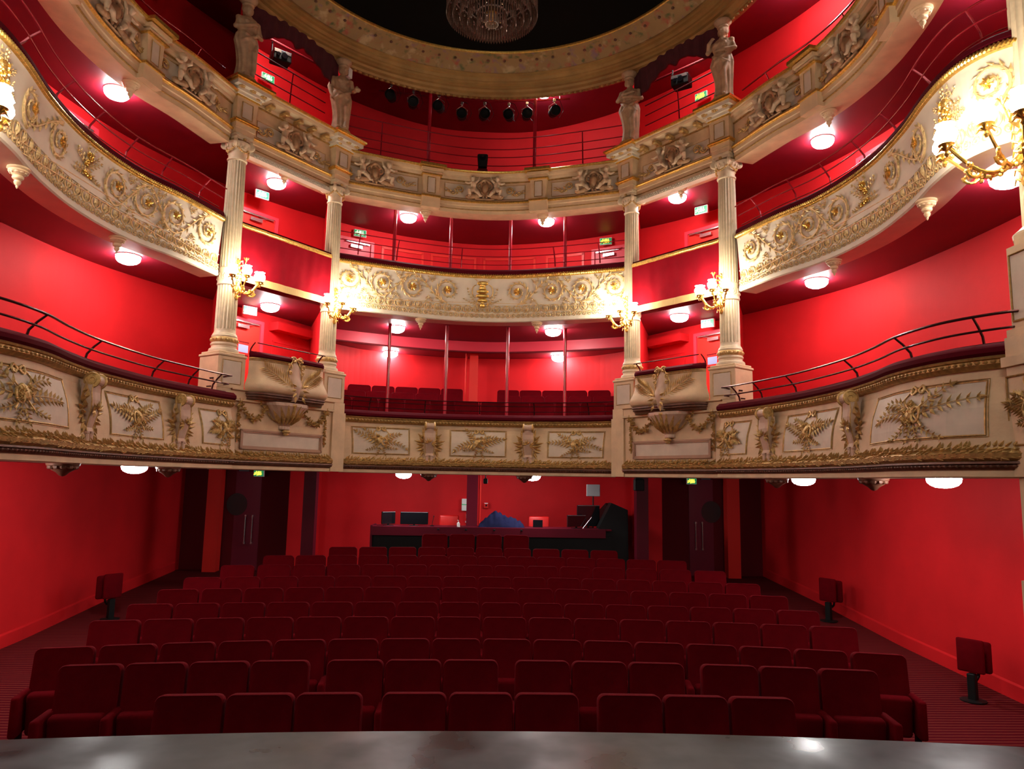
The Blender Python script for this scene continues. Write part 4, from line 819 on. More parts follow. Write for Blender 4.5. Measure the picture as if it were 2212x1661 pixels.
def statue(kind):
    t = thing('caryatid_statue', 'x', 'statue', (0, 0, 0))
    mk('round_base', MB().lathe([(0.165, 0.0), (0.17, 0.03), (0.155, 0.045), (0.135, 0.05), (0.135, 0.12), (0.15, 0.13), (0.155, 0.15), (0.14, 0.165)], n=28), 'stone', t, smooth=True, local=True)
    mk('gilt_ring', MB().lathe([(0.15, 0.128), (0.16, 0.14), (0.15, 0.152)], n=28, cap=False), 'old_gold', t, smooth=True, local=True)
    b = MB(); H0 = 0.16
    lev = [(0.135, 0.115, 0.0, 0), (0.125, 0.11, 0.06, 0), (0.118, 0.10, 0.2, 0.01), (0.128, 0.105, 0.35, 0.01), (0.145, 0.11, 0.5, 0.0), (0.16, 0.115, 0.6, -0.01), (0.15, 0.105, 0.68, -0.01), (0.115, 0.085, 0.77, 0.0), (0.13, 0.095, 0.84, 0.0), (0.145, 0.10, 0.92, 0.0), (0.125, 0.075, 0.985, 0.0), (0.06, 0.05, 1.02, 0), (0.042, 0.042, 1.05, 0)]
    n = 56; an = np.arange(n)*2*PI/n; V = []
    for rx, ry, z, dx in lev:
        amp = 0.07 if z < 0.62 else 0.03
        tw = 1.2*z; f = 1+amp*np.sin(11*an+2.5*math.sin(an[0]+tw)+tw*2)+amp*0.5*np.sin(5*an+tw*4)
        V.append(np.stack([dx+rx*f*np.cos(an), ry*f*np.sin(an), np.full(n, z+H0)], 1))
    V = np.concatenate(V); m = len(lev)
    b.add(V, [(i*n+j, i*n+(j+1) % n, (i+1)*n+(j+1) % n, (i+1)*n+j) for i in range(m-1) for j in range(n)]+[tuple(range(n-1, -1, -1)), tuple((m-1)*n+j for j in range(n))])
    hx = 0.012 if kind % 2 else -0.012
    b.ell((hx, -0.01, H0+1.145), (0.062, 0.074, 0.085), None, 14, 10); b.ell((hx, -0.005, H0+1.10), (0.045, 0.055, 0.05), None, 12, 8)
    b.ell((hx, -0.083, H0+1.135), (0.011, 0.018, 0.022), None, 8, 6); b.ell((hx, -0.075, H0+1.098), (0.02, 0.012, 0.008), None, 8, 5)
    for s_ in (-1, 1): b.ell((hx+s_*0.055, 0.0, H0+1.14), (0.02, 0.04, 0.055), None, 8, 6); b.ell((s_*0.055, -0.085, H0+0.90), (0.042, 0.03, 0.04), None, 10, 7)
    b.ell((hx, 0.02, H0+1.18), (0.075, 0.08, 0.07), None, 12, 8); b.ell((hx, 0.075, H0+1.13), (0.04, 0.035, 0.045), None, 10, 7)
    b.lathe([(0.07, 1.205+H0), (0.085, 1.22+H0), (0.07, 1.235+H0), (0.10, 1.27+H0), (0.12, 1.30+H0), (0.12, 1.33+H0)], (hx, 0.0, 0.0), 16)
    ar = {0: [((-0.125, 0.0, 0.96), (-0.175, -0.03, 0.78), (-0.06, -0.13, 0.80), (0.04, -0.125, 0.87)), ((0.125, 0.0, 0.96), (0.18, 0.0, 0.78), (0.15, -0.10, 0.69), (0.09, -0.135, 0.70))],
          1: [((-0.125, 0.0, 0.96), (-0.185, 0.0, 0.79), (-0.16, -0.04, 0.64), (-0.14, -0.06, 0.58)), ((0.125, 0.0, 0.96), (0.17, -0.02, 0.79), (0.16, -0.14, 0.72), (0.18, -0.18, 0.72))],
          2: [((-0.125, 0.0, 0.96), (-0.185, -0.02, 0.82), (-0.06, -0.12, 0.86), (0.07, -0.12, 0.90)), ((0.125, 0.0, 0.96), (0.18, -0.02, 0.80), (0.06, -0.135, 0.79), (-0.07, -0.13, 0.81))],
          3: [((-0.125, 0.0, 0.96), (-0.19, -0.05, 0.84), (-0.15, -0.10, 0.95), (-0.10, -0.09, 1.02)), ((0.125, 0.0, 0.96), (0.175, -0.01, 0.80), (0.08, -0.12, 0.76), (-0.03, -0.13, 0.77))]}[kind]
    for A in ar:
        P = np.array([(x, y, z+H0) for x, y, z in A]); b.tube(P, [0.044, 0.037, 0.029, 0.024], 10); b.ell(tuple(P[0]), (0.05, 0.045, 0.045), None, 10, 7); b.ell(tuple(P[1]), (0.037, 0.037, 0.037), None, 8, 6); b.ell(tuple(P[3]), (0.03, 0.024, 0.028), None, 8, 6)
        for k in range(4): b.tube([P[3]+np.array([0.012*(k-1.5), -0.01, 0]), P[3]+np.array([0.014*(k-1.5)+0.018, -0.018, -0.03])], 0.0075, 6)
    for s_ in (-1, 1):   # mantle folds over the hips
        b.tube([(s_*0.14, 0.0, H0+0.78), (s_*0.06, -0.10, H0+0.68), (-s_*0.05, -0.115, H0+0.60), (-s_*0.12, -0.06, H0+0.55)], [0.022, 0.028, 0.026, 0.02], 8)
    b.tube([(0.10, -0.05, H0+0.62), (0.06, -0.115, H0+0.40), (0.07, -0.11, H0+0.14), (0.05, -0.12, H0+0.03)], [0.03, 0.042, 0.034, 0.03], 8)
    for s_ in (-1, 1): b.ell((s_*0.055, -0.115, H0+0.015), (0.03, 0.055, 0.022), None, 8, 6)
    if kind == 1: b.ell((0.19, -0.19, H0+0.74), (0.05, 0.05, 0.03), None, 10, 7); b.ell((0.18, -0.185, H0+0.77), (0.03, 0.03, 0.04), None, 8, 6)
    ob = mk('draped_figure', b, 'stone', t, smooth=True, local=True)
    rm = ob.modifiers.new('remesh', 'REMESH'); rm.mode = 'VOXEL'; rm.voxel_size = 0.009; rm.use_smooth_shade = True
    sm = ob.modifiers.new('smooth', 'SMOOTH'); sm.iterations = 2; sm.factor = 0.5
    return t
cls = []
for flip, side in ((True, 'left'), (False, 'right')):
    column(CI, flip, 'cream fluted column at the inner end of the %s curtained box' % side, 0.142)
    column(CO, flip, 'cream fluted column at the outer end of the %s curtained box' % side, 0.155)
    block(CI, flip, 'gilt-edged block over the %s inner column, carrying a statue' % side)
    block(CO, flip, 'gilt-edged block over the %s outer column, carrying a statue' % side)
for kind, flip, c, lb in ((0, True, CO, 'draped stone woman with an arm across her chest, above the left outer column'), (1, True, CI, 'draped stone woman holding out an object, above the left inner column'),
                          (2, False, CI, 'draped stone woman with folded arms, above the right inner column'), (3, False, CO, 'draped stone woman with a hand at her shoulder, above the right outer column')):
    s_ = statue(kind); sx = -1 if flip else 1; s_['label'] = lb; s_['group'] = 'statues under the ceiling ring'
    s_.location = (sx*(c[0]+NB[0]*0.03), c[1]+NB[1]*0.03, 6.10+E); s_.rotation_euler = (0, 0, math.atan2(c[1]-7.0, sx*c[0])-PI/2)
    s_.scale = (1.22, 1.18, 1.03)
# ------------------------------------------------------------------ lower boxes between the columns
def lower_box(flip, side):
    sx = -1 if flip else 1; t = thing('box_balcony', 'bulging front of the %s lower box with palms, shield, urn bracket and garlands' % side, 'balcony', (sx*3.3, 11.8, 0.1))
    S = Section(t, PB, flip); L = PB.L; c = L/2
    # common face below the columns
    S.sw('base_wall', [(0.22, 0.235), (0.22, 1.10), (0.27, 1.115), (0.27, 1.135), (0.24, 1.15), (0.24, 1.26), (0.28, 1.275), (0.28, 1.29), (-0.28, 1.29)], 'cream', u0=-0.0)
    for u0, sg in ((0.0, -1), (L, 1)):
        m = MB().box(u0-0.27 if sg < 0 else u0-0.02, u0+0.02 if sg < 0 else u0+0.27, -0.27, 0.255, 0.10, 1.11).box(u0-0.245 if sg < 0 else u0, u0 if sg < 0 else u0+0.245, -0.25, 0.245, 1.11, 1.282)
        fr = Frame((2.70, 12.62), BAY_A, flip); mk('corner_pedestal', fr(MB().add(m.arr()*np.array([1, 1, 1]), m.F)), 'cream', t)
    S.sw('leaf_moulding_core', [(0.22, 0.335), (0.25, 0.325), (0.285, 0.29), (0.28, 0.25), (0.255, 0.225)], 'old_gold', smooth=True)
    m = MB(); leafborder(m, L); S.orn('leaf_moulding', m, 'dull_gold', w0=0.19)
    S.sw('dark_cornice', [(0.255, 0.228), (0.28, 0.222), (0.285, 0.205), (0.26, 0.20), (0.27, 0.185), (0.245, 0.165), (0.24, 0.155)], 'bronze_brown', smooth=True)
    S.sw('lower_lip', [(0.24, 0.158), (0.23, 0.15), (0.23, 0.10), (0.215, 0.09), (-0.2, 0.09), (-0.2, 0.16)], 'cream')
    # bulging balcony: plan bows outwards
    u0, u1 = 0.28, L-0.28; nu, prof = 25, [(0.36, 1.77), (0.35, 1.72), (0.355, 1.64), (0.38, 1.56), (0.43, 1.47), (0.475, 1.39), (0.49, 1.33), (0.46, 1.28), (0.40, 1.26)]
    def bow(mb, name, m, smooth=True):
        return mk(name, Frame((2.70, 12.62), BAY_A, flip)(mb), m, t, smooth=smooth, ang=50)
    def shell(prof, close=None):
        V = []; k = len(prof)
        for i in range(nu+1):
            q = i/nu; e = abs(2*q-1); fall = (1-max(0, (e-0.72)/0.28)**2.6); side_ = 0.24
            for w_, v in prof: V.append((u0+(u1-u0)*q + (0.0 if w_ < 0.4 else (q-0.5)*(w_-0.4)*1.2), side_+(w_-side_)*max(fall, 0.02)+0.03*(1-e*e), v))
        return MB().add(V, [(i*k+j, i*k+j+1, (i+1)*k+j+1, (i+1)*k+j) for i in range(nu) for j in range(k-1)])
    bow(shell(prof), 'bulging_front', 'cream')
    bow(shell([(0.40, 1.265), (0.44, 1.26), (0.45, 1.235), (0.42, 1.225), (0.43, 1.20), (0.39, 1.185), (0.38, 1.16), (0.28, 1.15)]), 'dark_base_moulding', 'bronze_brown')
    bow(shell([(0.30, 1.80), (0.36, 1.80), (0.38, 1.79), (0.375, 1.775), (0.355, 1.77), (0.365, 1.755), (0.35, 1.745)]), 'gilt_rail', 'old_gold')
    bow(shell([(0.10, 1.80), (0.10, 1.88), (0.2, 1.905), (0.33, 1.89), (0.385, 1.85), (0.385, 1.815), (0.36, 1.80)]), 'cushion', 'cushion_velvet')
    # cartouche and palms
    def R(mb, name, m, w0, par=None): o = MB().add(mb.arr()+np.array([0, w0, 0]), mb.F); return mk(name, Frame((2.70, 12.62), BAY_A, flip)(o), m, par or t, smooth=(name == 'shield'), ang=60)
    m = MB(); 
    V = []; pr = [(1.82, 0.05, 0.07), (1.74, 0.10, 0.09), (1.64, 0.145, 0.10), (1.55, 0.14, 0.12), (1.45, 0.12, 0.135), (1.34, 0.09, 0.13), (1.22, 0.065, 0.10), (1.17, 0.04, 0.06)]
    for v, hw, d in pr:
        for j in range(9): a = -PI/2+PI*j/8; V.append((c+hw*math.sin(a), 0.36+d*math.cos(a)+(0.05 if v < 1.5 else 0), v))
    m.add(V, [(i*9+j, i*9+j+1, (i+1)*9+j+1, (i+1)*9+j) for i in range(len(pr)-1) for j in range(8)]); sh = R(m, 'shield', 'pink_plaster', 0.0)
    m = MB()
    for s_ in (-1, 1):
        for (cx, cv, rr) in ((0.06, 1.83, 0.055), (0.13, 1.72, 0.045), (0.12, 1.62, 0.03)):
            m.tube([(c+s_*(cx+rr*(1-0.75*t)*math.cos(8*t+0.5)), 0.46, cv+rr*(1-0.75*t)*math.sin(8*t+0.5)) for t in np.linspace(0, 1, 20)], np.linspace(0.016, 0.008, 20), 5, axis=(0, 1, 0))
        for k in range(4): m.leaf((c+s_*0.06, 0.56, 1.40-0.05*k), (0.3 if s_ > 0 else PI-0.3)-s_*0.5*k, 0.12, 0.05, 0.03, 0.03)
        m.tube([(c+s_*hw*1.02, 0.42, v) for v, hw, d in pr], 0.010, 5)
    for k in range(5): m.ell((c+0.035*(k-2), 0.50, 1.84-0.008*(k-2)**2), (0.022, 0.022, 0.022), None, 6, 5)
    R(m, 'shield_scrolls', 'dull_gold', 0.0, sh)
    m = MB()
    for s_ in (-1, 1):
        for k in range(13):
            t_ = k/12; bx, bv = c+s_*(0.10+0.42*t_), 1.36+0.30*t_**0.8; a = (0.62-0.2*t_)
            for q in (-1, 1):
                aa = a+q*0.78; m.leaf((bx, 0.50-0.12*t_, bv), aa if s_ > 0 else PI-aa, 0.21*(1-0.45*abs(t_-0.35)), 0.022, 0.022, 0.0)
        m.tube([(c+s_*(0.08+0.46*t_), 0.50-0.11*t_, 1.33+0.34*t_**0.8) for t_ in np.linspace(0, 1, 10)], np.linspace(0.014, 0.006, 10), 5)
    R(m, 'palm_branches', 'dull_gold', 0.0)
    # urn bracket
    m = MB(); V = []; pr = [(1.15, 0.42, 0.17), (1.10, 0.40, 0.18), (1.05, 0.34, 0.16), (0.97, 0.26, 0.14), (0.90, 0.20, 0.115), (0.84, 0.14, 0.085), (0.79, 0.09, 0.055), (0.765, 0.10, 0.06), (0.74, 0.095, 0.06), (0.73, 0.07, 0.05)]
    nn = 29
    for v, hw, d in pr:
        for j in range(nn): a = -PI/2+PI*j/(nn-1); fl_ = 1+0.07*abs(math.sin(a*6.5)); V.append((c+hw*math.sin(a)*fl_, 0.22+d*1.35*math.cos(a)*fl_, v))
    m.add(V, [(i*nn+j, i*nn+j+1, (i+1)*nn+j+1, (i+1)*nn+j) for i in range(len(pr)-1) for j in range(nn-1)]); ur = R(m, 'urn_bracket', 'pink_plaster', 0.0)
    m = MB()
    for k in range(7):
        a = -1.2+0.4*k; m.leaf((c+0.10*math.sin(a), 0.24+0.10*math.cos(a), 0.80), PI/2-a*0.65, 0.33, 0.055, 0.06, 0.14*math.cos(a)+0.02)
    m.ell((c, 0.30, 0.70), (0.075, 0.05, 0.03), None, 10, 6); m.ell((c, 0.29, 0.665), (0.045, 0.04, 0.03), None, 8, 6); m.ell((c, 0.45, 1.11), (0.06, 0.03, 0.03), None, 8, 6)
    for s_ in (-1, 1): m.tube([(c+s_*(0.34-0.22*t), 0.25, 0.98-0.17*t-0.02*math.sin(5*t)) for t in np.linspace(0, 1, 8)], 0.012, 5)
    R(m, 'urn_gilding', 'dull_gold', 0.0, ur)
    # garlands and ribbon drops
    rn = random.Random(5)
    for s_ in (-1, 1):
        m = MB(); xa, xb = c+s_*0.36, c+s_*0.84
        for k in range(17):
            t_ = k/16; x = xa+(xb-xa)*t_; v = 1.07+0.02*t_-0.22*math.sin(PI*t_)**0.9
            for j in range(4): m.leaf((x+rn.uniform(-.02, .02), 0.235+0.03*rn.random(), v+rn.uniform(-.03, .03)), rn.uniform(0, 6.28), 0.06, 0.035, 0.03, 0.02)
        for k in range(6): m.leaf((xb, 0.25, 1.08), rn.uniform(0, 6.28), 0.09, 0.04, 0.02, 0.02)
        for k in range(22):
            v = 1.0-0.022*k
            if v < 0.5: continue
            for j in range(2): m.leaf((xb+rn.uniform(-.012, .012), 0.235, v), rn.uniform(0, 6.28), 0.045, 0.025, 0.02, 0.015)
        m.tube([(xb+s_*0.012, 0.23, 1.05), (xb+s_*0.012, 0.23, 0.50)], 0.010, 5); m.tube([(xa, 0.24, 1.09), (c+s_*0.22, 0.26, 1.12)], 0.03, 6)
        for k in range(8): m.leaf((xa+rn.uniform(-.05, .12), 0.26, 1.10), rn.uniform(0, 6.28), 0.07, 0.045, 0.03, 0.02)
        R(m, 'garland', 'dull_gold', 0.0)
    # framed panel
    xa, xb = 0.22, L-0.22; fp = MB()
    for d, w_, hh in ((0.0, 0.03, 0.03), (0.03, 0.02, 0.02)):
        for bx in ((xa+d, xb-d, 0.40+d, 0.40+d+hh), (xa+d, xb-d, 0.70-d-hh, 0.70-d), (xa+d, xa+d+hh, 0.40+d, 0.70-d), (xb-d-hh, xb-d, 0.40+d, 0.70-d)): fp.box(bx[0], bx[1], 0.22, 0.22+w_, bx[2], bx[3])
    o = R(fp, 'panel_frame', 'frame_plaster', 0.0); R(MB().box(xa+0.05, xb-0.05, 0.218, 0.224, 0.45, 0.65), 'white_panel', 'panel_grey', 0.0, o)
    return t
def drape(flip, side):
    sx = -1 if flip else 1; t = thing('box_curtain', 'red velvet curtain with gold braid and fringe across the %s middle box' % side, 'curtain', (sx*3.3, 11.8, 3.0))
    S = Section(t, PB, flip); L = PB.L; U = np.linspace(0.10, L-0.10, 90); V = []; rows = np.linspace(3.08, 3.86, 6)
    f = lambda u, v: 0.10+0.0035*math.sin(u*17)+0.0025*math.sin(u*31+v*3)
    for u in U:
        for v in rows: V.append((u, f(u, v), v))
    k = len(rows); mb = MB().add(V, [(i*k+j, i*k+j+1, (i+1)*k+j+1, (i+1)*k+j) for i in range(len(U)-1) for j in range(k-1)]); o = S.orn('curtain_cloth', mb, 'drape')
    so = o.modifiers.new('solid', 'SOLIDIFY'); so.thickness = 0.006
    mb = MB(); n = int((L-0.2)/0.022)
    for i in range(n):
        u = 0.10+(i+0.5)*(L-0.2)/n; mb.ell((u, f(u, 3.86)+0.008, 3.865), (0.013, 0.012, 0.026), roty(0.6), 5, 4)
    mb.tube([(u, f(u, 3.86)+0.004, 3.89) for u in U], 0.010, 5); mb.tube([(u, f(u, 3.86)+0.004, 3.84) for u in U], 0.008, 5); S.orn('gold_braid', mb, 'gold')
    mb = MB(); n = int((L-0.2)/0.012)
    for i in range(n):
        u = 0.10+(i+0.5)*(L-0.2)/n; mb.box(u-0.0048, u+0.0048, f(u, 3.08)+0.002, f(u, 3.08)+0.012, 2.985, 3.09)
    mb.tube([(u, f(u, 3.1)+0.006, 3.095) for u in U], 0.010, 5); S.orn('gold_fringe', mb, 'fringe'); 
    S.sw('cushion', [(-0.2, 3.86), (-0.2, 3.93), (0.0, 3.95), (0.09, 3.93), (0.10, 3.87)], 'cushion_velvet', closed=True, smooth=True, u0=0.1, u1=L-0.1)
    S.sw('rear_board', [(0.06, 3.86), (0.06, 3.05), (-0.1, 3.05)], 'red_wall', u0=0.1, u1=L-0.1)
def pelmet(flip, side):
    sx = -1 if flip else 1; L = PB.L; t = thing('swagged_pelmet', 'dark maroon scalloped pelmet between the %s pair of statues' % side, 'curtain', (sx*3.3, 11.8, 7.0))
    S = Section(t, PB, flip); U = np.linspace(0.05, L-0.05, 100); V = []; k = 7
    for u in U:
        q = (u-0.05)/(L-0.1); e = abs(2*q-1); low = 7.42+0.08*math.cos(2*PI*2*q)-0.62*max(0, e-0.45)**1.1*1.6-(0.13*math.exp(-((q-0.5)/0.06)**2))
        for j in range(k): V.append((u, -0.05+0.02*math.sin(u*30+j*0.3)*(1-j/k), low+(7.98-low)*j/(k-1)))
    mb = MB().add(V, [(i*k+j, i*k+j+1, (i+1)*k+j+1, (i+1)*k+j) for i in range(len(U)-1) for j in range(k-1)]); o = S.orn('swagged_cloth', mb, 'pelmet'); so = o.modifiers.new('solid', 'SOLIDIFY'); so.thickness = 0.015
    mb = MB(); mb.tube([(V[i*k][0], V[i*k][1]+0.01, V[i*k][2]) for i in range(len(U))], 0.013, 5); S.orn('pelmet_fringe', mb, 'dark_red')
for flip, side in ((True, 'left'), (False, 'right')): lower_box(flip, side); drape(flip, side); pelmet(flip, side)
# ------------------------------------------------------------------ proscenium columns and piers
for flip, side in ((True, 'left'), (False, 'right')):
    sx = -1 if flip else 1; fr = Frame((0, 0), 0.0, flip)
    def mkp(nm, mb, m, par=None, sm=False, ang=35): o = mirror(mb) if flip else mb; return mk(nm, o, m, par, smooth=sm, ang=ang)
    t = thing('proscenium_column', 'large cream fluted column beside the stage on the %s' % side, 'column', (sx*4.74, 5.6, 2.12)); c = (4.74, 5.6, 0)
    mkp('shaft', MB().lathe([(0.20, 2.2), (0.198, 2.9)], c, 160, flute=fluted(20), cap=False).lathe([(0.196, 3.25), (0.185, 4.6), (0.17, 6.2), (0.165, 7.2)], c, 160, flute=fluted(20), cap=False), 'column_paint', t, True, 50)
    mkp('base', MB().lathe([(0.27, 2.10), (0.275, 2.14), (0.24, 2.17), (0.21, 2.2)], c, 40), 'column_paint', t, True)
    bd = MB().lathe([(0.20, 2.89), (0.215, 2.90), (0.215, 2.92), (0.205, 2.93), (0.205, 3.2), (0.22, 3.21), (0.225, 3.24), (0.20, 3.26)], c, 40, cap=False)
    for k in range(12):
        a = 2*PI*k/12; q = np.array([(0.035*math.cos(x), 0.006, 0.09*math.sin(x)) for x in np.linspace(0, 2*PI, 13)[:-1]]) @ rotz(a-PI/2).T + np.array([4.74+0.21*math.cos(a), 5.6+0.21*math.sin(a), 3.06]); bd.tube(q, 0.009, 4, closed=True); bd.ell((4.74+0.213*math.cos(a), 5.6+0.213*math.sin(a), 3.06), (0.018, 0.018, 0.055), None, 6, 4)
    mkp('carved_band', bd, 'column_paint', t, True)
    p = thing('proscenium_pier', 'panelled cream pier with carved trophies beside the stage on the %s' % side, 'pier', (sx*4.7, 5.3, -2.6))
    mkp('pier_body', MB().box(4.38, 5.4, 4.9, 5.66, 1.30, 2.0).box(4.42, 5.4, 4.9, 5.62, 2.0, 2.10).box(4.33, 5.4, 4.85, 5.66, 1.22, 1.30).box(4.26, 5.4, 4.8, 5.60, 0.1, 1.22).box(4.23, 5.4, 4.76, 5.62, 0.98, 1.06).box(4.30, 5.4, 4.76, 5.60, -0.7, 0.1).box(4.24, 5.4, 4.76, 5.58, -2.6, -0.7), 'cream', p)
    mkp('sunk_panel', MB().box(4.374, 4.386, 5.0, 5.62, 1.38, 1.92).box(4.45, 5.3, 5.656, 5.666, 1.38, 1.92), 'panel_grey', p)
    gl = MB()
    for P in ([(4.372, 5.0, 1.37), (4.372, 5.63, 1.37), (4.372, 5.63, 1.93), (4.372, 5.0, 1.93)], [(4.252, 4.9, 0.35), (4.252, 5.6, 0.35), (4.252, 5.6, 0.9), (4.252, 4.9, 0.9)]):
        for i in range(4): gl.tube([P[i], P[(i+1) % 4]], 0.008, 4)
    mkp('panel_lines', gl, 'old_gold', p)
    tr = MB(); trophy(tr, 5.3, 0.62, 0.5, 0.5, 9); W = tr.arr(); V = np.stack([4.25-W[:, 1], W[:, 0], W[:, 2]], 1); mkp('trophy_relief', MB().add(V, tr.F), 'old_gold', p)
# ================================================================== SCONCES
def sconce(label, c, base_ang, angs, r, z, s=1.0, rc=0.16):
    """gilt wall bracket: curling arms, leaf cups, frosted tulip shades"""
    t = thing('wall_sconce', label, 'wall lamp', (c[0], c[1], z-0.42*s), 'gilt sconces on the columns')
    bp = MB(); d0 = np.array([math.cos(base_ang), math.sin(base_ang), 0]); q0 = np.array([-d0[1], d0[0], 0]); C = np.array([c[0], c[1], 0.0])
    P0 = C+d0*rc
    for k in range(9):
        v = z-0.34*s+0.07*s*k; bp.ell(tuple(P0+np.array([0, 0, v])), (0.035*s, 0.03*s, 0.045*s), None, 7, 5)
        for s_ in (-1, 1): bp.tube([P0+np.array([0, 0, v]), P0+q0*s_*0.05*s+d0*0.03*s+np.array([0, 0, v+0.03*s]), P0+q0*s_*0.075*s+d0*0.02*s+np.array([0, 0, v-0.01*s])], [0.014*s, 0.012*s, 0.005*s], 5)
    mk('back_plate', bp, 'gold', t, smooth=True)
    fn = MB(); top = P0+d0*0.14*s+np.array([0, 0, z+0.22*s]); fn.tube([P0+np.array([0, 0, z+0.05*s]), P0+d0*0.10*s+np.array([0, 0, z+0.10*s]), top], [0.012*s, 0.010*s, 0.006*s], 6)
    for k in range(5): a = k*1.26; fn.tube([top, top+np.array([0.03*math.cos(a), 0.03*math.sin(a), 0.05])*s, top+np.array([0.05*math.cos(a), 0.05*math.sin(a), 0.04])*s], [0.009*s, 0.008*s, 0.002*s], 5)
    mk('leaf_finial', fn, 'gold', t, smooth=True)
    for i, a in enumerate(angs):
        d = np.array([math.cos(a), math.sin(a), 0]); R = r*(0.86 if i % 2 else 1.0); zz = z+(0.05*s if i % 2 else 0.0)
        arm = MB(); P = [P0*1.0+np.array([0, 0, z-0.12*s])]
        for t_ in np.linspace(0.1, 1, 12):
            p = P0+(C+d*R-P0)*t_; P.append(np.array([p[0], p[1], z-0.12*s-0.20*s*math.sin(PI*t_)*(1-0.25*t_)+(zz-0.10*s-(z-0.12*s))*t_]))
        arm.tube(P, np.linspace(0.017, 0.011, len(P))*s, 6)
        e = P[8]
        for s_ in (1, -1): arm.tube([e+np.array([0, 0, -0.01])+d*s_*0.055*s*(1-0.7*t_)*math.cos(7*t_)+np.array([0, 0, -0.055*s*(1-0.7*t_)*math.sin(7*t_)*1.0-0.02*s]) for t_ in np.linspace(0, 1, 14)], np.linspace(0.011, 0.005, 14)*s, 5)
        for k in range(7): b = k*0.9; arm.ell(tuple(P[4+k % 6]+np.array([0.022*math.cos(b), 0.022*math.sin(b), 0.022*math.cos(2*b)])*s), (0.020*s, 0.014*s, 0.02*s), rotz(b), 6, 4)
        tip = P[-1]; arm.lathe([(0.008*s, -0.08*s), (0.02*s, -0.06*s), (0.012*s, -0.04*s), (0.03*s, -0.01*s), (0.055*s, 0.01*s), (0.05*s, 0.016*s)], tuple(tip), 12)
        for k in range(6): b = k*PI/3; arm.tube([tip+np.array([0, 0, -0.03*s]), tip+np.array([0.04*math.cos(b), 0.04*math.sin(b), -0.01])*s, tip+np.array([0.065*math.cos(b), 0.065*math.sin(b), -0.035])*s], [0.012*s, 0.010*s, 0.003*s], 5)
        am = mk('curled_arm', arm, 'gold', t, smooth=True)
        g_ = MB().lathe([(0.03*s, 0.012*s), (0.058*s, 0.035*s), (0.072*s, 0.07*s), (0.068*s, 0.105*s), (0.05*s, 0.13*s), (0.055*s, 0.15*s), (0.066*s, 0.158*s)], tuple(tip), 16, flute=lambda an, zz_: 1+0.05*np.cos(8*an))
        mk('glass_shade', g_, 'globe', am, smooth=True, ang=80)
for sx, side in ((-1, 'left'), (1, 'right')):
    def D(deg): a = math.radians(deg); return a if sx > 0 else PI-a
    # right side angles: measured from +x; the left ones are mirrored
    sconce('lit gilt sconce on the outer column of the %s box' % side, (sx*CO[0], CO[1]), D(200), [D(245), D(215), D(187), D(165)], 0.50, 3.03, 1.0)
    sconce('lit gilt sconce on the inner column of the %s box' % side, (sx*CI[0], CI[1]), D(215), [D(262), D(225), D(193), D(170)], 0.46, 3.04, 1.0, 0.15)
    sconce('large lit gilt sconce on the proscenium column at the %s edge' % side, (sx*4.74, 5.6), D(185), [D(222), D(200), D(180), D(155)], 0.86, 2.98, 1.2, 0.2)
# ================================================================== RAILS AND POLES
def rail(path, flip, label, bars, posts, u0=0.0, u1=None, m='rail_metal', endloop=False, r=0.014):
    """bars: (w, z, radius); posts at u: curved tubes from the coping up to the top bar"""
    u1 = path.L if u1 is None else u1; mid, _ = path.ev(np.array((u0+u1)/2)); t = thing('safety_rail', label, 'handrail', ((-1 if flip else 1)*mid[0], mid[1], bars[-1][1])); S = Section(t, path, flip)
    U = np.arange(u0, u1+1e-6, 0.08)
    for i, (w_, z_, rr) in enumerate(bars):
        P = [(u, w_, z_) for u in U]
        if endloop: P = [(u0+0.12, w_-0.30, z_-0.04), (u0+0.02, w_-0.22, z_-0.02), (u0-0.02, w_-0.10, z_)]+P
        S.orn('top_bar' if i == 0 else 'lower_bar', MB().tube(P, rr, 6), m)
    wt, zt = bars[0][:2]; wb, zb = bars[-1][:2]
    for u in posts: S.orn('rail_post', MB().tube([(u, wb-0.06-0.02, zb-0.05), (u, wb-0.05, zb+(zt-zb)*0.35), (u, (wb+wt)/2-0.03, zb+(zt-zb)*0.7), (u, wt, zt)], [0.013, 0.013, 0.012, 0.010], 6), m)
B1 = [(0.0, 1.45, 0.013), (-0.05, 1.33, 0.011), (-0.10, 1.22, 0.008)]
for flip, side in ((True, 'left'), (False, 'right')):
    rail(P1R, flip, 'dark curved double rail on the %s lower balcony' % side, B1, [P1R.find(a) for a in (.355, .386, .434, .52, .596, .715)], 0.06, None, endloop=True)
    rail(P2R, flip, 'thin dark rail along the %s middle balcony' % side, [(0.02, 4.36, 0.010), (-0.04, 4.22, 0.009), (-0.1, 4.08, 0.008)], [P2R.find(a) for a in (.392, .447, .497, .548, .595, .65, .74)], 0.0, None, 'rail_red')
    rail(PB, flip, 'single thin rail over the cushion of the %s lower box' % side, [(0.30, 2.03, 0.009), (0.25, 1.90, 0.005)], [0.35, 1.7], 0.3, PB.L-0.3)
    rail(P2R, flip, 'dark rail along the %s side of the upper gallery' % side, [(-0.1, 6.30, 0.013), (-0.16, 6.0, 0.01)], [P2R.find(a) for a in (.41, .53, .62, .70)], 0.1, None, 'rail_red')
    rail(PB, flip, 'three-bar rail between the %s pair of statues' % side, [(-0.28, 7.06, 0.012), (-0.28, 6.86, 0.010), (-0.28, 6.66, 0.010), (-0.28, 6.46, 0.010), (-0.28, 6.2, 0.008)], [PB.L*0.42], 0.1, PB.L-0.1, 'dark_red')
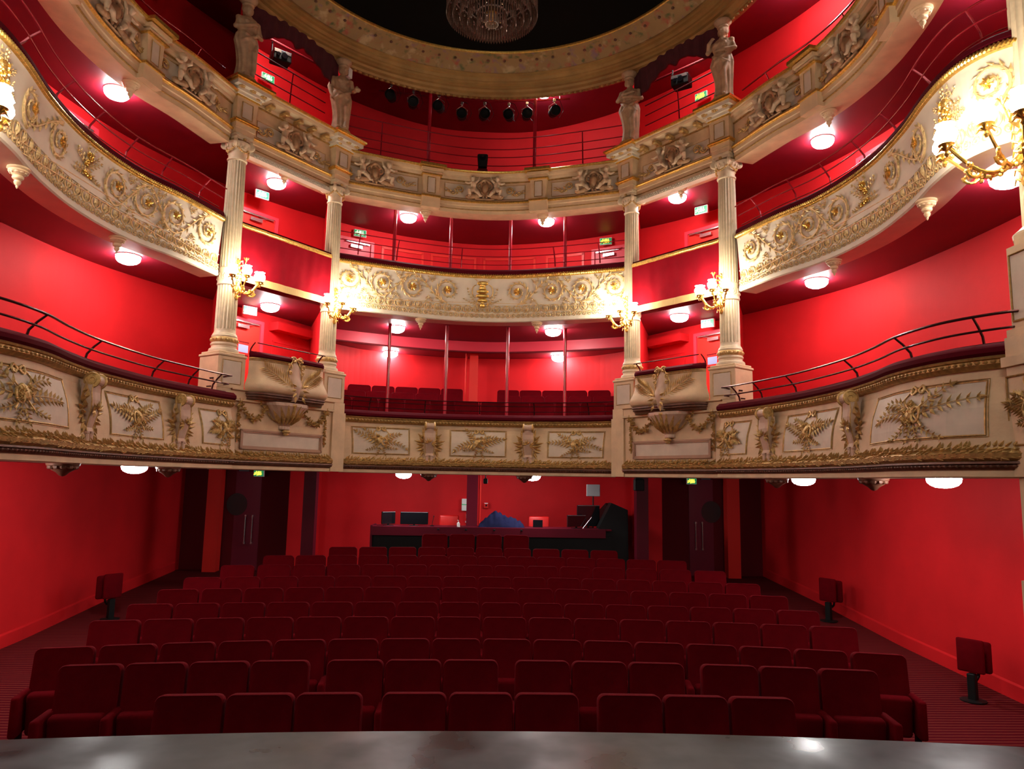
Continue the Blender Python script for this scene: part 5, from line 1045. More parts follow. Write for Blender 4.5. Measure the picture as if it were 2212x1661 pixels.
rail(P1C, False, 'dark three-bar rail on the lower balcony centre', [(0.0, 1.45, 0.010), (-0.02, 1.38, 0.008), (-0.05, 1.28, 0.008)], [P1C.find(a) for a in (-.15, -.075, 0.0, .075, .15)])
rail(P2C, False, 'thin three-bar rail on the middle balcony centre', [(0.0, 4.42, 0.009), (-0.03, 4.28, 0.008), (-0.08, 4.13, 0.008)], [P2C.find(a) for a in (-.175, -.12, -.03, .1, .165)], m='rail_red')
rail(P2C, False, 'four-bar rail across the centre of the upper gallery', [(-0.35, 6.85, 0.010), (-0.35, 6.62, 0.009), (-0.35, 6.45, 0.009), (-0.35, 6.27, 0.009), (-0.35, 6.0, 0.008)], [P2C.find(a) for a in (-.145, .135)], m='rail_red')
for lv, zz, lst, nm in ((0, (0.26, 3.06), ((-1.82, 14.2), (-0.69, 14.25), (0.53, 14.25), (1.68, 14.2)), 'lower'), (1, (3.2, 5.23), ((-1.73, 13.6), (-0.65, 13.85), (0.53, 13.85), (1.60, 13.65)), 'middle'), (2, (5.42, 8.08), ((-1.14, 13.72), (0.98, 13.78)), 'upper')):
    for i, (x, y) in enumerate(lst):
        o = mk('support_pole', MB().lathe([(0.034, zz[0]), (0.034, zz[1])], (x, y, 0), 14).lathe([(0.055, zz[0]), (0.055, zz[0]+0.02)], (x, y, 0), 14), 'pole_red', smooth=True)
        ordn = ['leftmost', 'second from left', 'third from left', 'rightmost'] if lv < 2 else ['left', 'right']
        tag(o, 'thin red pole at the front of the %s level centre, %s' % (('lower balcony', 'middle balcony', 'upper gallery')[lv], ordn[i]), 'pole', 'thin red support poles')
o = mk('square_pillar', MB().box(-0.25, -0.06, 16.05, 16.25, 0.26, 2.82), 'red_door'); tag(o, 'bright red pillar standing between the two seat blocks of the lower balcony', 'pillar')
o = mk('thin_pipe', MB().lathe([(0.02, 0.26), (0.02, 2.82)], (-0.33, 16.1, 0), 10), 'red_door'); tag(o, 'thin red pipe beside the balcony pillar', 'pipe')
o = mk('thin_pipe', MB().lathe([(0.02, -2.1), (0.02, 0.13)], (0.05, 15.65, 0), 10), 'red_door'); tag(o, 'thin red pipe beside the stalls centre pillar', 'pipe')
# ================================================================== DOORS WITH CLOSERS ON THE UPPER LEVELS
dn = [10]
def wall_door(W, az, wd, z0, z1, flip, label, mdoor, plate, closer_dir=1, jamb=None):
    sx = -1 if flip else 1; u = W.find(az); t = thing('door_%d' % dn[0], label, None, (sx*float(np.interp(u, W.S, W.P[:, 0])), float(np.interp(u, W.S, W.P[:, 1])), z0), kind='structure'); dn[0] += 1; S = Section(t, W, flip)
    h = wd/2
    S.orn('door_leaf', MB().box(u-h, u+h, 0.03, 0.07, z0, z1), mdoor)
    fr = MB().box(u-h-0.07, u-h, 0.0, 0.10, z0, z1+0.06).box(u+h, u+h+0.07, 0.0, 0.10, z0, z1+0.06).box(u-h, u+h, 0.0, 0.10, z1, z1+0.06); S.orn('door_frame', fr, jamb or 'pink_paint')
    S.orn('door_closer', MB().box(u-0.12, u+0.14, 0.08, 0.13, z1-0.14, z1-0.08), 'steel'); S.orn('closer_arm', MB().box(u-h*0.9, u+h*0.75, 0.09, 0.115, z1-0.035, z1-0.01).tube([(u-0.05, 0.12, z1-0.08), (u-0.22, 0.14, z1-0.04)], 0.008, 5), 'steel')
    if plate: S.orn('glass_window', MB().box(u-0.16, u+0.06, 0.07, 0.08, z1-0.58, z1-0.44), 'window_glass'); S.orn('window_bead', MB().box(u-0.18, u+0.16, 0.068, 0.076, z1-0.64, z1-0.62).box(u-0.18, u+0.16, 0.068, 0.076, z1-0.40, z1-0.38), 'dark_red')
def exit_sign(loc, rz, label, lit='sign_white', w_=0.24, h_=0.13):
    t = thing('exit_sign', label, 'exit sign', loc, 'green emergency exit signs', rz=rz)
    mk('housing', MB().rbox(-w_/2-0.012, w_/2+0.012, 0.0, 0.05, 0, h_+0.024, 0.006, 1), 'white_plastic', t, local=True)
    mk('green_face', MB().box(-w_/2, w_/2, -0.006, 0.0, 0.012, 0.012+h_), 'green', t, local=True)
    m = MB(); x = -w_*0.24; m.ell((x, -0.010, 0.012+h_*0.80), (h_*0.10, 0.004, h_*0.10), None, 8, 4)
    for P in ([(x, .68), (x-0.01, .42)], [(x-0.01, .42), (x+0.02, .28), (x+0.015, .10)], [(x-0.01, .42), (x-0.03, .28), (x-0.055, .26)], [(x, .66), (x+0.03, .52)], [(x, .66), (x-0.035, .58), (x-0.045, .45)]): m.tube([(p[0], -0.010, 0.012+h_*p[1]) for p in P], 0.0075, 5)
    mk('running_figure', m, lit, t, local=True); m = MB()
    m.box(w_*0.19, w_*0.27, -0.012, -0.008, 0.012+h_*0.42, 0.012+h_*0.85); m.prism([(w_*0.10, 0.012+h_*0.45), (w_*0.36, 0.012+h_*0.45), (w_*0.23, 0.012+h_*0.14)], -0.012, -0.008)
    mk('down_arrow', m, lit, t, local=True)
    mk('light_strip', MB().box(-w_*0.10, w_*0.12, -0.011, -0.006, 0.012+h_*0.18, 0.012+h_*0.86), lit, t, local=True)
for flip, side in ((True, 'left'), (False, 'right')):
    sx = -1 if flip else 1
    wall_door(W1, .336, 0.82, 0.3, 2.80, flip, 'red door with a small window behind the %s lower box' % side, 'red_door', True)
    wall_door(W2, .327, 0.82, 3.25, 4.84, flip, 'red door with a steel closer behind the %s middle box' % side, 'red_door', False)
    wall_door(W2, .183, 0.66, 3.25, 4.86, flip, 'pale pink door with a window behind the middle balcony, %s end' % side, 'pink_paint', True)
    wall_door(W2, .60, 0.9, 3.25, 4.95, flip, 'red door in the %s side wall of the middle balcony' % side, 'red_door', False)
    exit_sign((sx*4.18, 12.95, 2.88), sx*-0.75, 'green exit sign above the door behind the %s lower box' % side)
    exit_sign((sx*4.08, 12.9, 5.05), sx*-0.75, 'green exit sign above the door behind the %s middle box' % side)
    exit_sign((sx*2.58, 14.65, 4.98), sx*-0.35, 'exit sign over the pink door on the middle balcony, %s end' % side, 'sign_amber' if not flip else 'sign_white')
    exit_sign((sx*4.15, 13.0, 7.40), sx*-0.8, 'exit sign on the gallery wall seen between the %s pair of statues' % side, 'sign_amber' if not flip else 'sign_white')
    exit_sign((sx*5.42, 10.9, 7.62) if flip else (5.35, 11.1, 7.12), sx*-1.15, 'amber-lit exit sign on the %s side wall of the upper gallery' % side, 'sign_amber')
    exit_sign((sx*4.72, 15.9, -0.014), 0.0, 'exit sign hanging over the %s stalls double door' % side, 'sign_amber', 0.2, 0.12)
    # wall panels
pn = MB()
for a, b in ((-.145, -.085), (-.075, -.01), (.0, .075), (.09, .145)):
    u0, u1 = sorted((W2.find(a), W2.find(b)))
    for z0_ in (3.4, 4.86): pn.merge(ribbon_band(u1-u0, z0_, z0_+0.05, 0.02), lambda V, u0=u0: V+np.array([u0, 0, 0]))
    pn.box(u0, u0+0.05, 0, 0.02, 3.4, 4.9).box(u1-0.05, u1, 0, 0.02, 3.4, 4.9)
o = mk('trim_40', MB().add(W2.map(pn.arr()), pn.F), 'red_door'); tag(o, 'raised red panel mouldings on the middle balcony wall', None, None, 'structure')
u0, u1 = W1.find(-.26), W1.find(-.29)
for sx, side in ((-1, 'left'), (1, 'right')):
    pm = MB(); u0, u1 = W1.find(.29), W1.find(.235); u0, u1 = min(u0, u1), max(u0, u1)
    pm.box(u0, u1, 0, 0.015, 2.55, 2.58).box(u0, u0+0.03, 0, 0.015, 0.4, 2.58).box(u1-0.03, u1, 0, 0.015, 0.4, 2.58).box(u0+0.2, u1+0.1, 0, 0.25, 2.75, 2.9)
    m_ = MB().add(W1.map(pm.arr()), pm.F); o = mk('trim_%d' % (41 if sx < 0 else 42), mirror(m_) if sx < 0 else m_, 'dark_red' if False else 'red_wall'); tag(o, 'thin panel moulding beside the %s lower box door' % side, None, None, 'structure')
# ================================================================== STAGE LIGHTS
def spot(z_drop=0.28):
    t = thing('stage_spotlight', 'x', 'spotlight', (0, 0, 0))
    mk('yoke', MB().tube([(-0.11, 0, -z_drop), (-0.115, 0, -z_drop+0.10), (0, 0, -z_drop+0.19), (0.115, 0, -z_drop+0.10), (0.11, 0, -z_drop)], 0.009, 6).tube([(0, 0, -z_drop+0.18), (0, 0, 0)], 0.012, 6).rbox(-0.03, 0.03, -0.025, 0.025, -0.07, -0.01, 0.006, 1), 'steel', t, local=True)
    R = rotx(PI/2+0.25)
    mk('lamp_housing', MB().lathe([(0.07, -0.20), (0.095, -0.17), (0.10, -0.02), (0.085, 0.0), (0.09, 0.06), (0.105, 0.07), (0.105, 0.13), (0.095, 0.13), (0.085, 0.07), (0.002, 0.065)], (0, 0.0, -z_drop), 20, R=R), 'black', t, smooth=True, local=True)
    mk('rear_cap', MB().lathe([(0.02, -0.23), (0.06, -0.21), (0.065, -0.19)], (0, 0.0, -z_drop), 16, R=R).rbox(-0.04, 0.04, 0.08, 0.14, -z_drop+0.06, -z_drop+0.12, 0.01, 1), 'steel', t, local=True)
    mk('power_lead', MB().tube([(0.03, 0.12, -z_drop+0.05), (0.12, 0.10, -z_drop-0.08), (0.20, 0.05, -z_drop+0.06), (0.12, 0.0, -0.04), (0.02, 0, 0.0)], 0.006, 5), 'black', t, local=True)
    return t
sp = spot(); SP = [(-1.95, 7.67), (-1.50, 7.56), (-0.98, 7.51), (-0.51, 7.37), (-0.05, 7.39), (0.45, 7.39), (0.82, 7.42), (1.38, 7.50)]
wd_ = ['leftmost', 'second', 'third', 'fourth', 'fifth', 'sixth', 'seventh', 'rightmost']
for i, (x, z_) in enumerate(SP): place(sp, i > 0, (x, 13.9-0.02*x*x, z_+0.28), 0.15*math.sin(i*2.1), 'black stage spotlight hanging behind the ring, %s of the row' % wd_[i], 'spotlights in a row behind the ring')
t = thing('lighting_bar', 'long thin bar carrying the row of spotlights behind the ring', 'pipe', (0, 13.95, 7.76)); mk('bar', MB().tube([(-2.2, 13.86, 7.80), (-1.2, 13.93, 7.76), (0, 13.96, 7.72), (1.0, 13.93, 7.76), (1.7, 13.88, 7.80)], 0.02, 8), 'rail_red', t)
mk('hanger', MB().tube([(-1.7, 13.9, 7.78), (-1.7, 13.9, 8.07)], 0.012, 6).tube([(0.1, 13.96, 7.72), (0.1, 13.96, 8.07)], 0.012, 6).tube([(1.5, 13.9, 7.79), (1.5, 13.9, 8.07)], 0.012, 6), 'rail_red', t)
for x, y, z_, lb in ((-3.72, 12.35, 7.50, 'black projector spotlight hung between the left pair of statues'), (3.62, 12.4, 7.42, 'black projector spotlight hung between the right pair of statues')):
    sx = -1 if x < 0 else 1; t = thing('projector_spotlight', lb, 'spotlight', (x, y, z_-0.12), rz=sx*-0.6)
    mk('body', MB().rbox(-0.19, 0.14, -0.12, 0.14, 0.0, 0.20, 0.02, 2), 'black', t, local=True); mk('lens', MB().lathe([(0.045, -0.15), (0.055, -0.15), (0.055, -0.11), (0.03, -0.11), (0.002, -0.12)], (0, 0, 0.09), 16, R=rotx(-PI/2)).lathe([(0.035, -0.15), (0.035, -0.11), (0.002, -0.12)], (-0.11, 0, 0.09), 12, R=rotx(-PI/2)), 'black_gloss', t, local=True)
    mk('vent_plate', MB().box(-0.18, -0.06, -0.13, -0.12, 0.13, 0.19).box(0.02, 0.12, -0.13, -0.12, 0.13, 0.19), 'steel', t, local=True); mk('hanging_bracket', MB().box(-0.20, -0.185, -0.03, 0.03, 0.05, 0.30).tube([(-0.19, 0, 0.30), (-0.19, 0, 0.38)], 0.015, 6), 'black', t, local=True)
    o = mk('mounting_bar', MB().tube([(x-sx*0.02-sx*0.75, y+0.85, z_+0.24), (x+sx*0.55, y-0.60, z_+0.24)], 0.022, 8), 'dark_red'); tag(o, 'dark bar holding the projector in the %s gallery box' % ('left' if sx < 0 else 'right'), 'pipe')
for x, y, z_, lb, R_a in ((4.30, 9.8, 7.78, 'open-faced floodlight hung on the right side of the gallery, upper', 0.4), (4.42, 9.95, 7.55, 'black flood lamp hung on the right side of the gallery, lower', 0.1)):
    t = thing('flood_lamp', lb, 'spotlight', (x, y, z_), rz=-1.0); mk('body', MB().rbox(-0.12, 0.12, -0.08, 0.10, 0.0, 0.12, 0.02, 1), 'black', t, local=True); mk('barn_door', MB().box(0.12, 0.24, -0.07, -0.06, 0.02, 0.11).add([(0.12, -0.08, 0.0), (0.28, -0.08, 0.06), (0.12, -0.08, 0.13), (0.12, -0.07, 0.0), (0.28, -0.07, 0.06), (0.12, -0.07, 0.13)], [(0, 1, 2), (3, 5, 4), (0, 3, 4, 1), (1, 4, 5, 2), (2, 5, 3, 0)]), 'steel', t, local=True); mk('hanger', MB().tube([(0, 0, 0.12), (0, 0, 0.42)], 0.012, 6), 'steel', t, local=True)
t = thing('moving_head_light', 'small black moving head lamp standing on the gallery parapet centre', 'spotlight', (-0.06, 13.62, 5.96))
mk('pedestal', MB().rbox(-0.10, 0.10, -0.08, 0.10, 0.0, 0.12, 0.015, 1), 'dark_red', t, local=True); mk('head', MB().rbox(-0.085, 0.085, -0.10, 0.08, 0.15, 0.42, 0.03, 2, taper=1.25), 'black', t, local=True); mk('lens', MB().lathe([(0.05, 0.0), (0.06, 0.0), (0.06, 0.02), (0.002, 0.01)], (0, -0.11, 0.33), 16, R=rotx(PI/2)), 'black_gloss', t, local=True)
t = thing('loudspeaker', 'small white-framed loudspeaker beside the left inner statue', 'loudspeaker', (-2.62, 12.72, 7.40), rz=-0.4); mk('frame', MB().rbox(-0.055, 0.055, -0.02, 0.10, 0.0, 0.19, 0.01, 1), 'white_plastic', t, local=True); mk('grille', MB().box(-0.042, 0.042, -0.03, -0.018, 0.015, 0.175), 'black', t, local=True)
for x, lb, s_ in ((0.14, 'small black microphone clip under the balcony edge by the centre pillar', 0.6), (3.05, 'black loudspeaker under the lower balcony, right of the control desk', 1.3)):
    t = thing('under_balcony_speaker', lb, 'loudspeaker', (x, 13.7, -0.07 if s_ < 1 else -0.15)); mk('bracket', MB().rbox(-0.05*s_, 0.05*s_, -0.03, 0.03, 0.16 if s_ < 1 else 0.22, 0.20 if s_ < 1 else 0.28, 0.005, 1).tube([(0, 0, 0.2), (0, 0, 0.08)], 0.012, 6), 'black', t, local=True); mk('body', MB().rbox(-0.07*s_, 0.07*s_, -0.06*s_, 0.08*s_, 0.0, 0.17*s_, 0.02, 2), 'black', t, local=True)
# ================================================================== CHANDELIER
ch = thing('crystal_chandelier', 'unlit round crystal chandelier hanging in the middle of the dome opening', 'chandelier', (0.04, 9.4, 6.2)); cc = (0.04, 9.4)
for i, (r_, zb, h_) in enumerate(((0.64, 6.46, 0.50), (0.55, 6.43, 0.34), (0.45, 6.39, 0.30), (0.34, 6.33, 0.28), (0.21, 6.24, 0.26))):
    m = MB(); n = int(r_*150)
    for k in range(n):
        a = 2*PI*k/n; R = rotz(a); V = np.array([[-0.004, -0.011, zb+0.03], [0.004, -0.011, zb+0.03], [0.004, 0.011, zb+0.03], [-0.004, 0.011, zb+0.03], [-0.004, -0.011, zb+h_], [0.004, -0.011, zb+h_], [0.004, 0.011, zb+h_], [-0.004, 0.011, zb+h_], [0, 0, zb]])
        V[:, 0] += r_; V = V @ R.T + np.array([cc[0], cc[1], 0]); m.add(V, [(8, 1, 0), (8, 2, 1), (8, 3, 2), (8, 0, 3), (0, 1, 5, 4), (1, 2, 6, 5), (2, 3, 7, 6), (3, 0, 4, 7), (4, 5, 6, 7)])
    mk('prism_ring', m, 'crystal', ch)
    m = MB(); m.tube([(cc[0]+r_*math.cos(a), cc[1]+r_*math.sin(a), zb+h_) for a in np.linspace(0, 2*PI, 49)[:-1]], 0.012, 6, closed=True)
    for k in range(0, n, 3): a = 2*PI*k/n; m.ell((cc[0]+(r_-0.04)*math.cos(a), cc[1]+(r_-0.04)*math.sin(a), zb+h_*0.55), (0.014, 0.014, 0.018), None, 5, 4)
    mk('bead_ring', m, 'crystal_bright', ch)
mk('centre_stem', MB().lathe([(0.05, 6.42), (0.09, 6.5), (0.06, 6.6), (0.03, 6.7), (0.03, 8.12)], (cc[0], cc[1], 0), 16), 'gold', ch, smooth=True)
mk('spokes', MB().merge(sum([[MB().tube([(cc[0], cc[1], 6.90), (cc[0]+0.64*math.cos(a), cc[1]+0.64*math.sin(a), 6.94)], 0.01, 5)] for a in np.linspace(0, 2*PI, 9)[:-1]], [])[0]), 'gold', ch)
m = MB()
for k in range(24): a = 2*PI*k/24; m.box(cc[0]+0.09*math.cos(a)-0.006, cc[0]+0.09*math.cos(a)+0.006, cc[1]+0.09*math.sin(a)-0.006, cc[1]+0.09*math.sin(a)+0.006, 6.34, 6.46)
mk('centre_prisms', m, 'crystal_bright', ch)
# ================================================================== THEATRE SEATS
def make_seat():
    """faces -y; origin on the floor at the middle of the seat; backrest, tipped-up cushion, two armrests, two legs"""
    t = thing('theatre_seat', 'x', 'seat', (0, 0, 0)); tilt = rotx(-0.17)
    bm = MB(); P = []
    for q in np.linspace(0, PI/2, 6): P.append((0.188+0.055*math.sin(q), 0.875+0.055*math.cos(q)))
    poly = P+[(0.248, 0.34), (-0.248, 0.34)]+[(-x, z) for x, z in reversed(P)]
    n = len(poly); rings = []
    for d, k in ((-0.058, 0.94), (-0.062, 0.975), (-0.045, 1.0), (0.035, 1.0), (0.05, 0.95)):
        rings.append([(x*k if abs(x) > 0.01 else 0, d, 0.635+(z-0.635)*(1-(1-k)*0.8)) for x, z in poly])
    V = np.array(sum(rings, [])); V = (V-np.array([0, 0, 0.4])) @ tilt.T + np.array([0, 0.02, 0.4])
    bm.add(V, [(i*n+j, i*n+(j+1) % n, (i+1)*n+(j+1) % n, (i+1)*n+j) for i in range(4) for j in range(n)]+[tuple(range(n)), tuple(range(5*n-1, 4*n-1, -1))])
    mk('backrest', bm, 'velvet', t, smooth=True, local=True, ang=50)
    mk('seat_cushion', MB().rbox(-0.205, 0.205, -0.185, -0.075, 0.24, 0.60, 0.035, 3, R=rotx(0.10)), 'velvet', t, smooth=True, local=True, ang=50)
    return t
def seat_arm(sd):
    m = MB().rbox(sd*0.255-0.034, sd*0.255+0.034, -0.30, 0.05, 0.26, 0.60, 0.022, 2); return m
proto = make_seat()
arm = mk('armrest', seat_arm(-1), 'velvet', proto, smooth=True, local=True, ang=50); mk('leg', MB().rbox(-0.275, -0.235, -0.16, -0.08, 0.0, 0.28, 0.006, 1), 'black', proto, local=True)
proto_end = None
def seat_copy(used, loc, rz, label, group, last):
    o = place(proto, used, loc, rz, label, group)
    if last:
        a = mk('armrest', seat_arm(1), 'velvet', o, smooth=True, local=True, ang=50) if 'arm_mesh' not in MATS else link(bpy.data.objects.new('armrest', MATS['arm_mesh']), o); MATS['arm_mesh'] = a.data
        l = mk('leg', MB().rbox(0.235, 0.275, -0.16, -0.08, 0.0, 0.28, 0.006, 1), 'black', o, local=True) if 'leg_mesh' not in MATS else link(bpy.data.objects.new('leg', MATS['leg_mesh']), o); MATS['leg_mesh'] = l.data
    return o
ROWS = [(5.70, -1.610, -2.33, 2.45, 5.60, (3, 3, 3)), (6.60, -1.581, -3.42, 3.50, 6.31, (4, 3, 3, 3)), (7.50, -1.588, -3.98, 4.13, 6.93, (16,)), (8.35, -1.529, -4.02, 4.18, 7.92, (16,)), (9.20, -1.508, -4.05, 4.18, 8.80, (16,)),
        (10.10, -1.460, -4.05, 4.14, 9.60, (16,)), (10.95, -1.423, -4.07, 4.11, 10.47, (16,)), (11.80, -1.354, -3.88, 3.92, 11.35, (15,)), (12.60, -1.292, -3.49, 3.54, 12.22, (14,)), (13.30, -1.217, -2.60, 2.54, 13.06, (10,)), (14.20, -1.046, -1.05, 1.01, 14.08, (4,))]
ORD = ['first', 'second', 'third', 'fourth', 'fifth', 'sixth', 'seventh', 'eighth', 'ninth', 'tenth', 'eleventh', 'twelfth', 'thirteenth', 'fourteenth', 'fifteenth', 'sixteenth']
RN = ['front row by the stage', 'second row', 'third row', 'fourth row', 'fifth row', 'sixth row', 'seventh row', 'eighth row', 'ninth row', 'tenth row', 'short last row by the control desk']
used = False
for ri, (yc, zt, xl, xr, ye, blocks) in enumerate(ROWS):
    n = sum(blocks); gaps = len(blocks)-1; gap = 0.13; Wd = xr-xl-gap*gaps; p = Wd/n; k_ = (yc-ye)/(((xr-xl)/2)**2); x = xl; i = 0; xm = (xl+xr)/2
    zt_floor = zt-0.928
    for bi, b in enumerate(blocks):
        for j in range(b):
            cx = x+p/2; cy = yc-k_*(cx-xm)**2; rz = -math.atan(2*k_*(cx-xm))*0.9
            o = seat_copy(used, (cx, cy, zt_floor), rz, 'dark red seat, %s from the left, %s' % (ORD[i], RN[ri]), 'red velvet seats in the stalls', j == b-1); used = True; i += 1; x += p
        x += gap
    # low plinth that levels the row on the rake
for x0, x1, y0, y1, zt in ((-2.72, 2.66, 12.9, 13.62, -2.145), (-1.2, 1.15, 13.72, 14.55, -1.974)):
    o = mk('floor_riser', MB().box(x0, x1, y0, y1, zf((y0+y1)/2)-0.02, zt), 'carpet'); tag(o, 'low carpeted step carrying the %s of stalls seats' % ('tenth row' if y0 < 13.5 else 'short last row'), 'step')
# lower balcony seats
o_ = 0
for ri, (off, zt, n) in enumerate(((0.85, 1.56, 5), (1.65, 1.78, 6), (2.35, 1.99, 6))):
    for sx, side in ((-1, 'left'), (1, 'right')):
        for i in range(n+(1 if ri == 0 else 0)):
            x = sx*(0.62+0.49*i) if ri else sx*(0.26+0.49*i); y = 13.52+off-0.055*x*x+0.0; zz = zt-0.93
            if abs(x) > (2.78, 3.1, 2.75)[ri]: continue
            place(proto, True, (x, y, zz), -sx*math.atan(0.11*abs(x)), 'red balcony seat in the %s row, %s block, %s from centre' % (('front', 'middle', 'back')[ri], side, ORD[i]), 'red velvet seats on the lower balcony')
for y0, y1, z1 in ((14.75, 15.5, 0.84), (15.5, 16.2, 1.05)):
    P = Path(sym([(0, (y0+y1)/2), (1.0, (y0+y1)/2-0.06), (2.0, (y0+y1)/2-0.26), (2.75, (y0+y1)/2-0.48)])); h_ = (y1-y0)/2-0.02
    for s_ in (-1, 1):
        u0_, u1_ = (0.0, P.L/2-0.38) if s_ < 0 else (P.L/2+0.38, P.L)
        o = mk('seating_step', P.sweep([(h_, 0.26), (h_, z1), (-h_, z1), (-h_, 0.26)], u0_, u1_, closed=True), 'carpet'); tag(o, 'carpeted step under the %s of the lower balcony, %s block' % ('middle row' if y0 < 15 else 'back row', 'left' if s_ < 0 else 'right'), 'step')
# folding stools by the side walls
def stool(loc, rz, label):
    t = thing('folding_stool', label, 'stool', loc, 'folding usher seats by the side walls', rz=rz)
    mk('pedestal', MB().rbox(-0.045, 0.045, -0.04, 0.04, 0.0, 0.31, 0.01, 1).lathe([(0.14, 0.0), (0.14, 0.012), (0.05, 0.02)], (0, 0, 0), 20), 'black', t, local=True)
    mk('hinge_arm', MB().tube([(0, 0.03, 0.29), (0, 0.12, 0.22), (0, 0.17, 0.25), (0, 0.18, 0.32)], 0.018, 6), 'black', t, local=True)
    mk('seat', MB().rbox(-0.15, 0.15, 0.15, 0.22, 0.30, 0.66, 0.03, 2), 'velvet', t, smooth=True, local=True, ang=50); mk('backrest', MB().rbox(-0.15, 0.15, -0.03, 0.02, 0.32, 0.70, 0.02, 2), 'velvet', t, smooth=True, local=True, ang=50)
stool((-5.72, 12.0, zf(12.0)), 1.0, 'folding seat on a black post by the left stalls wall'); stool((5.95, 12.3, zf(12.3)), -1.0, 'folding seat on a black post by the right stalls wall, the farther one'); stool((5.85, 8.6, zf(8.6)), -1.0, 'folding seat on a black post by the right stalls wall, the nearer one')
# ================================================================== CONTROL DESK
t = thing('control_desk', 'long maroon and black sound desk counter behind the stalls seats', 'desk', (0.3, 15.0, -2.02))
mk('counter_top', MB().rbox(-2.13, 2.75, 14.88, 15.5, -0.99, -0.955, 0.008, 1), 'plum_paint', t); mk('front_panel', MB().box(-2.13, 2.62, 14.86, 14.90, -1.13, -0.955), 'plum_paint', t)
mk('lower_panel', MB().box(-2.10, 2.75, 14.93, 14.97, -2.03, -1.12), 'black', t); mk('side_panel', MB().box(-2.14, -2.10, 14.88, 15.5, -2.03, -0.94), 'plum_paint', t)
mk('cable_grommets', MB().merge(sum_ := MB().ell((-0.78, 14.855, -1.0), (0.025, 0.01, 0.02), None, 8, 4).ell((-0.22, 14.855, -1.0), (0.025, 0.01, 0.02), None, 8, 4).ell((0.35, 14.855, -1.0), (0.025, 0.01, 0.02), None, 8, 4).ell((0.9, 14.855, -1.0), (0.025, 0.01, 0.02), None, 8, 4)), 'black', t)
o = mk('side_screen', MB().prism([(15.0, -2.03), (16.7, -2.03), (16.7, -0.62), (15.9, -0.45), (15.0, -0.85)], 2.80, 2.86, axis='x'), 'black'); tag(o, 'black sloping side screen at the right end of the sound desk', 'screen')
t = thing('side_cabinet', 'tall dark cabinet closing the right end of the sound desk', 'cabinet', (2.95, 14.95, -2.03)); mk('cabinet_body', MB().prism([(2.5, -0.93), (2.76, -0.42), (3.1, -0.56), (3.12, -2.03), (2.64, -2.03)], 14.98, 15.3), 'black', t)
def monitor(loc, rz, w_, h_, label, tl=0.0):
    t = thing('computer_monitor', label, 'monitor', loc, rz=rz); mk('foot', MB().rbox(-0.09, 0.09, -0.07, 0.07, 0, 0.012, 0.004, 1).box(-0.02, 0.02, -0.01, 0.01, 0.01, 0.08), 'black', t, local=True); mk('casing', MB().rbox(-w_/2, w_/2, -0.02, 0.02, 0.03, 0.03+h_, 0.006, 1), 'black_gloss', t, local=True); mk('top_edge', MB().box(-w_/2+0.01, w_/2-0.01, -0.024, -0.018, 0.02+h_, 0.026+h_), 'grey_panel', t, local=True)
monitor((-1.82, 15.15, -0.955), 0.7, 0.32, 0.25, 'small black monitor turned sideways at the left end of the desk'); monitor((-1.29, 15.15, -0.955), 0.0, 0.57, 0.25, 'wide black monitor on the left part of the desk')
monitor((2.05, 15.1, -0.955), 0.3, 0.42, 0.24, 'low black monitor at the right end of the desk'); monitor((2.33, 15.32, -0.955), 0.2, 0.5, 0.44, 'tall black monitor behind the low one at the right end of the desk')
def chair(x, label, w_=0.42):
    t = thing('desk_chair', label, 'chair', (x, 15.85, -2.02)); mk('backrest', MB().rbox(-w_/2, w_/2, -0.03, 0.03, 0.75, 1.26, 0.03, 2), 'red_plastic', t, smooth=True, local=True, ang=50); mk('seat', MB().rbox(-w_/2, w_/2, -0.02, 0.4, 0.42, 0.47, 0.02, 2), 'red_plastic', t, local=True)
    for a in (-1, 1):
        for b in (0.02, 0.36): mk('leg', MB().tube([(a*w_*0.42, b, 0), (a*w_*0.42, b, 0.43)], 0.012, 6), 'black', t, local=True)
chair(-0.60, 'red chair back showing over the desk left of the pillar'); chair(1.34, 'red chair back with a dark panel over the desk, right of the blue cover', 0.44)
o = mk('laptop_screen', MB().rbox(1.16, 1.36, 15.2, 15.215, -0.955, -0.80, 0.004, 1), 'black_gloss'); tag(o, 'small black screen standing on the desk before the right chair', 'screen')
t = thing('gooseneck_microphone', 'thin black gooseneck on the desk beside the wide monitor', 'microphone', (-0.92, 15.1, -0.955)); mk('stem', MB().tube([(0, 0, 0), (0.01, 0, 0.1), (0.03, 0, 0.19)], 0.006, 6), 'black', t, local=True); mk('base', MB().lathe([(0.04, 0), (0.04, 0.015), (0.01, 0.02)], n=14), 'black', t, local=True); mk('capsule', MB().ell((0.032, 0, 0.2), (0.012, 0.012, 0.018), None, 8, 6), 'black', t, local=True)
t = thing('soap_bottle', 'small clear pump bottle standing on the desk left of the pillar', 'bottle', (-0.38, 15.05, -0.955)); mk('bottle_body', MB().lathe([(0.03, 0), (0.032, 0.07), (0.015, 0.09), (0.012, 0.10)], n=16), 'white_plastic', t, smooth=True, local=True); mk('pump', MB().tube([(0, 0, 0.10), (0, 0, 0.13), (-0.025, 0, 0.13)], 0.006, 6), 'white_plastic', t, local=True)
bm = MB(); nx, ny = 40, 12; rn = random.Random(3); V = []
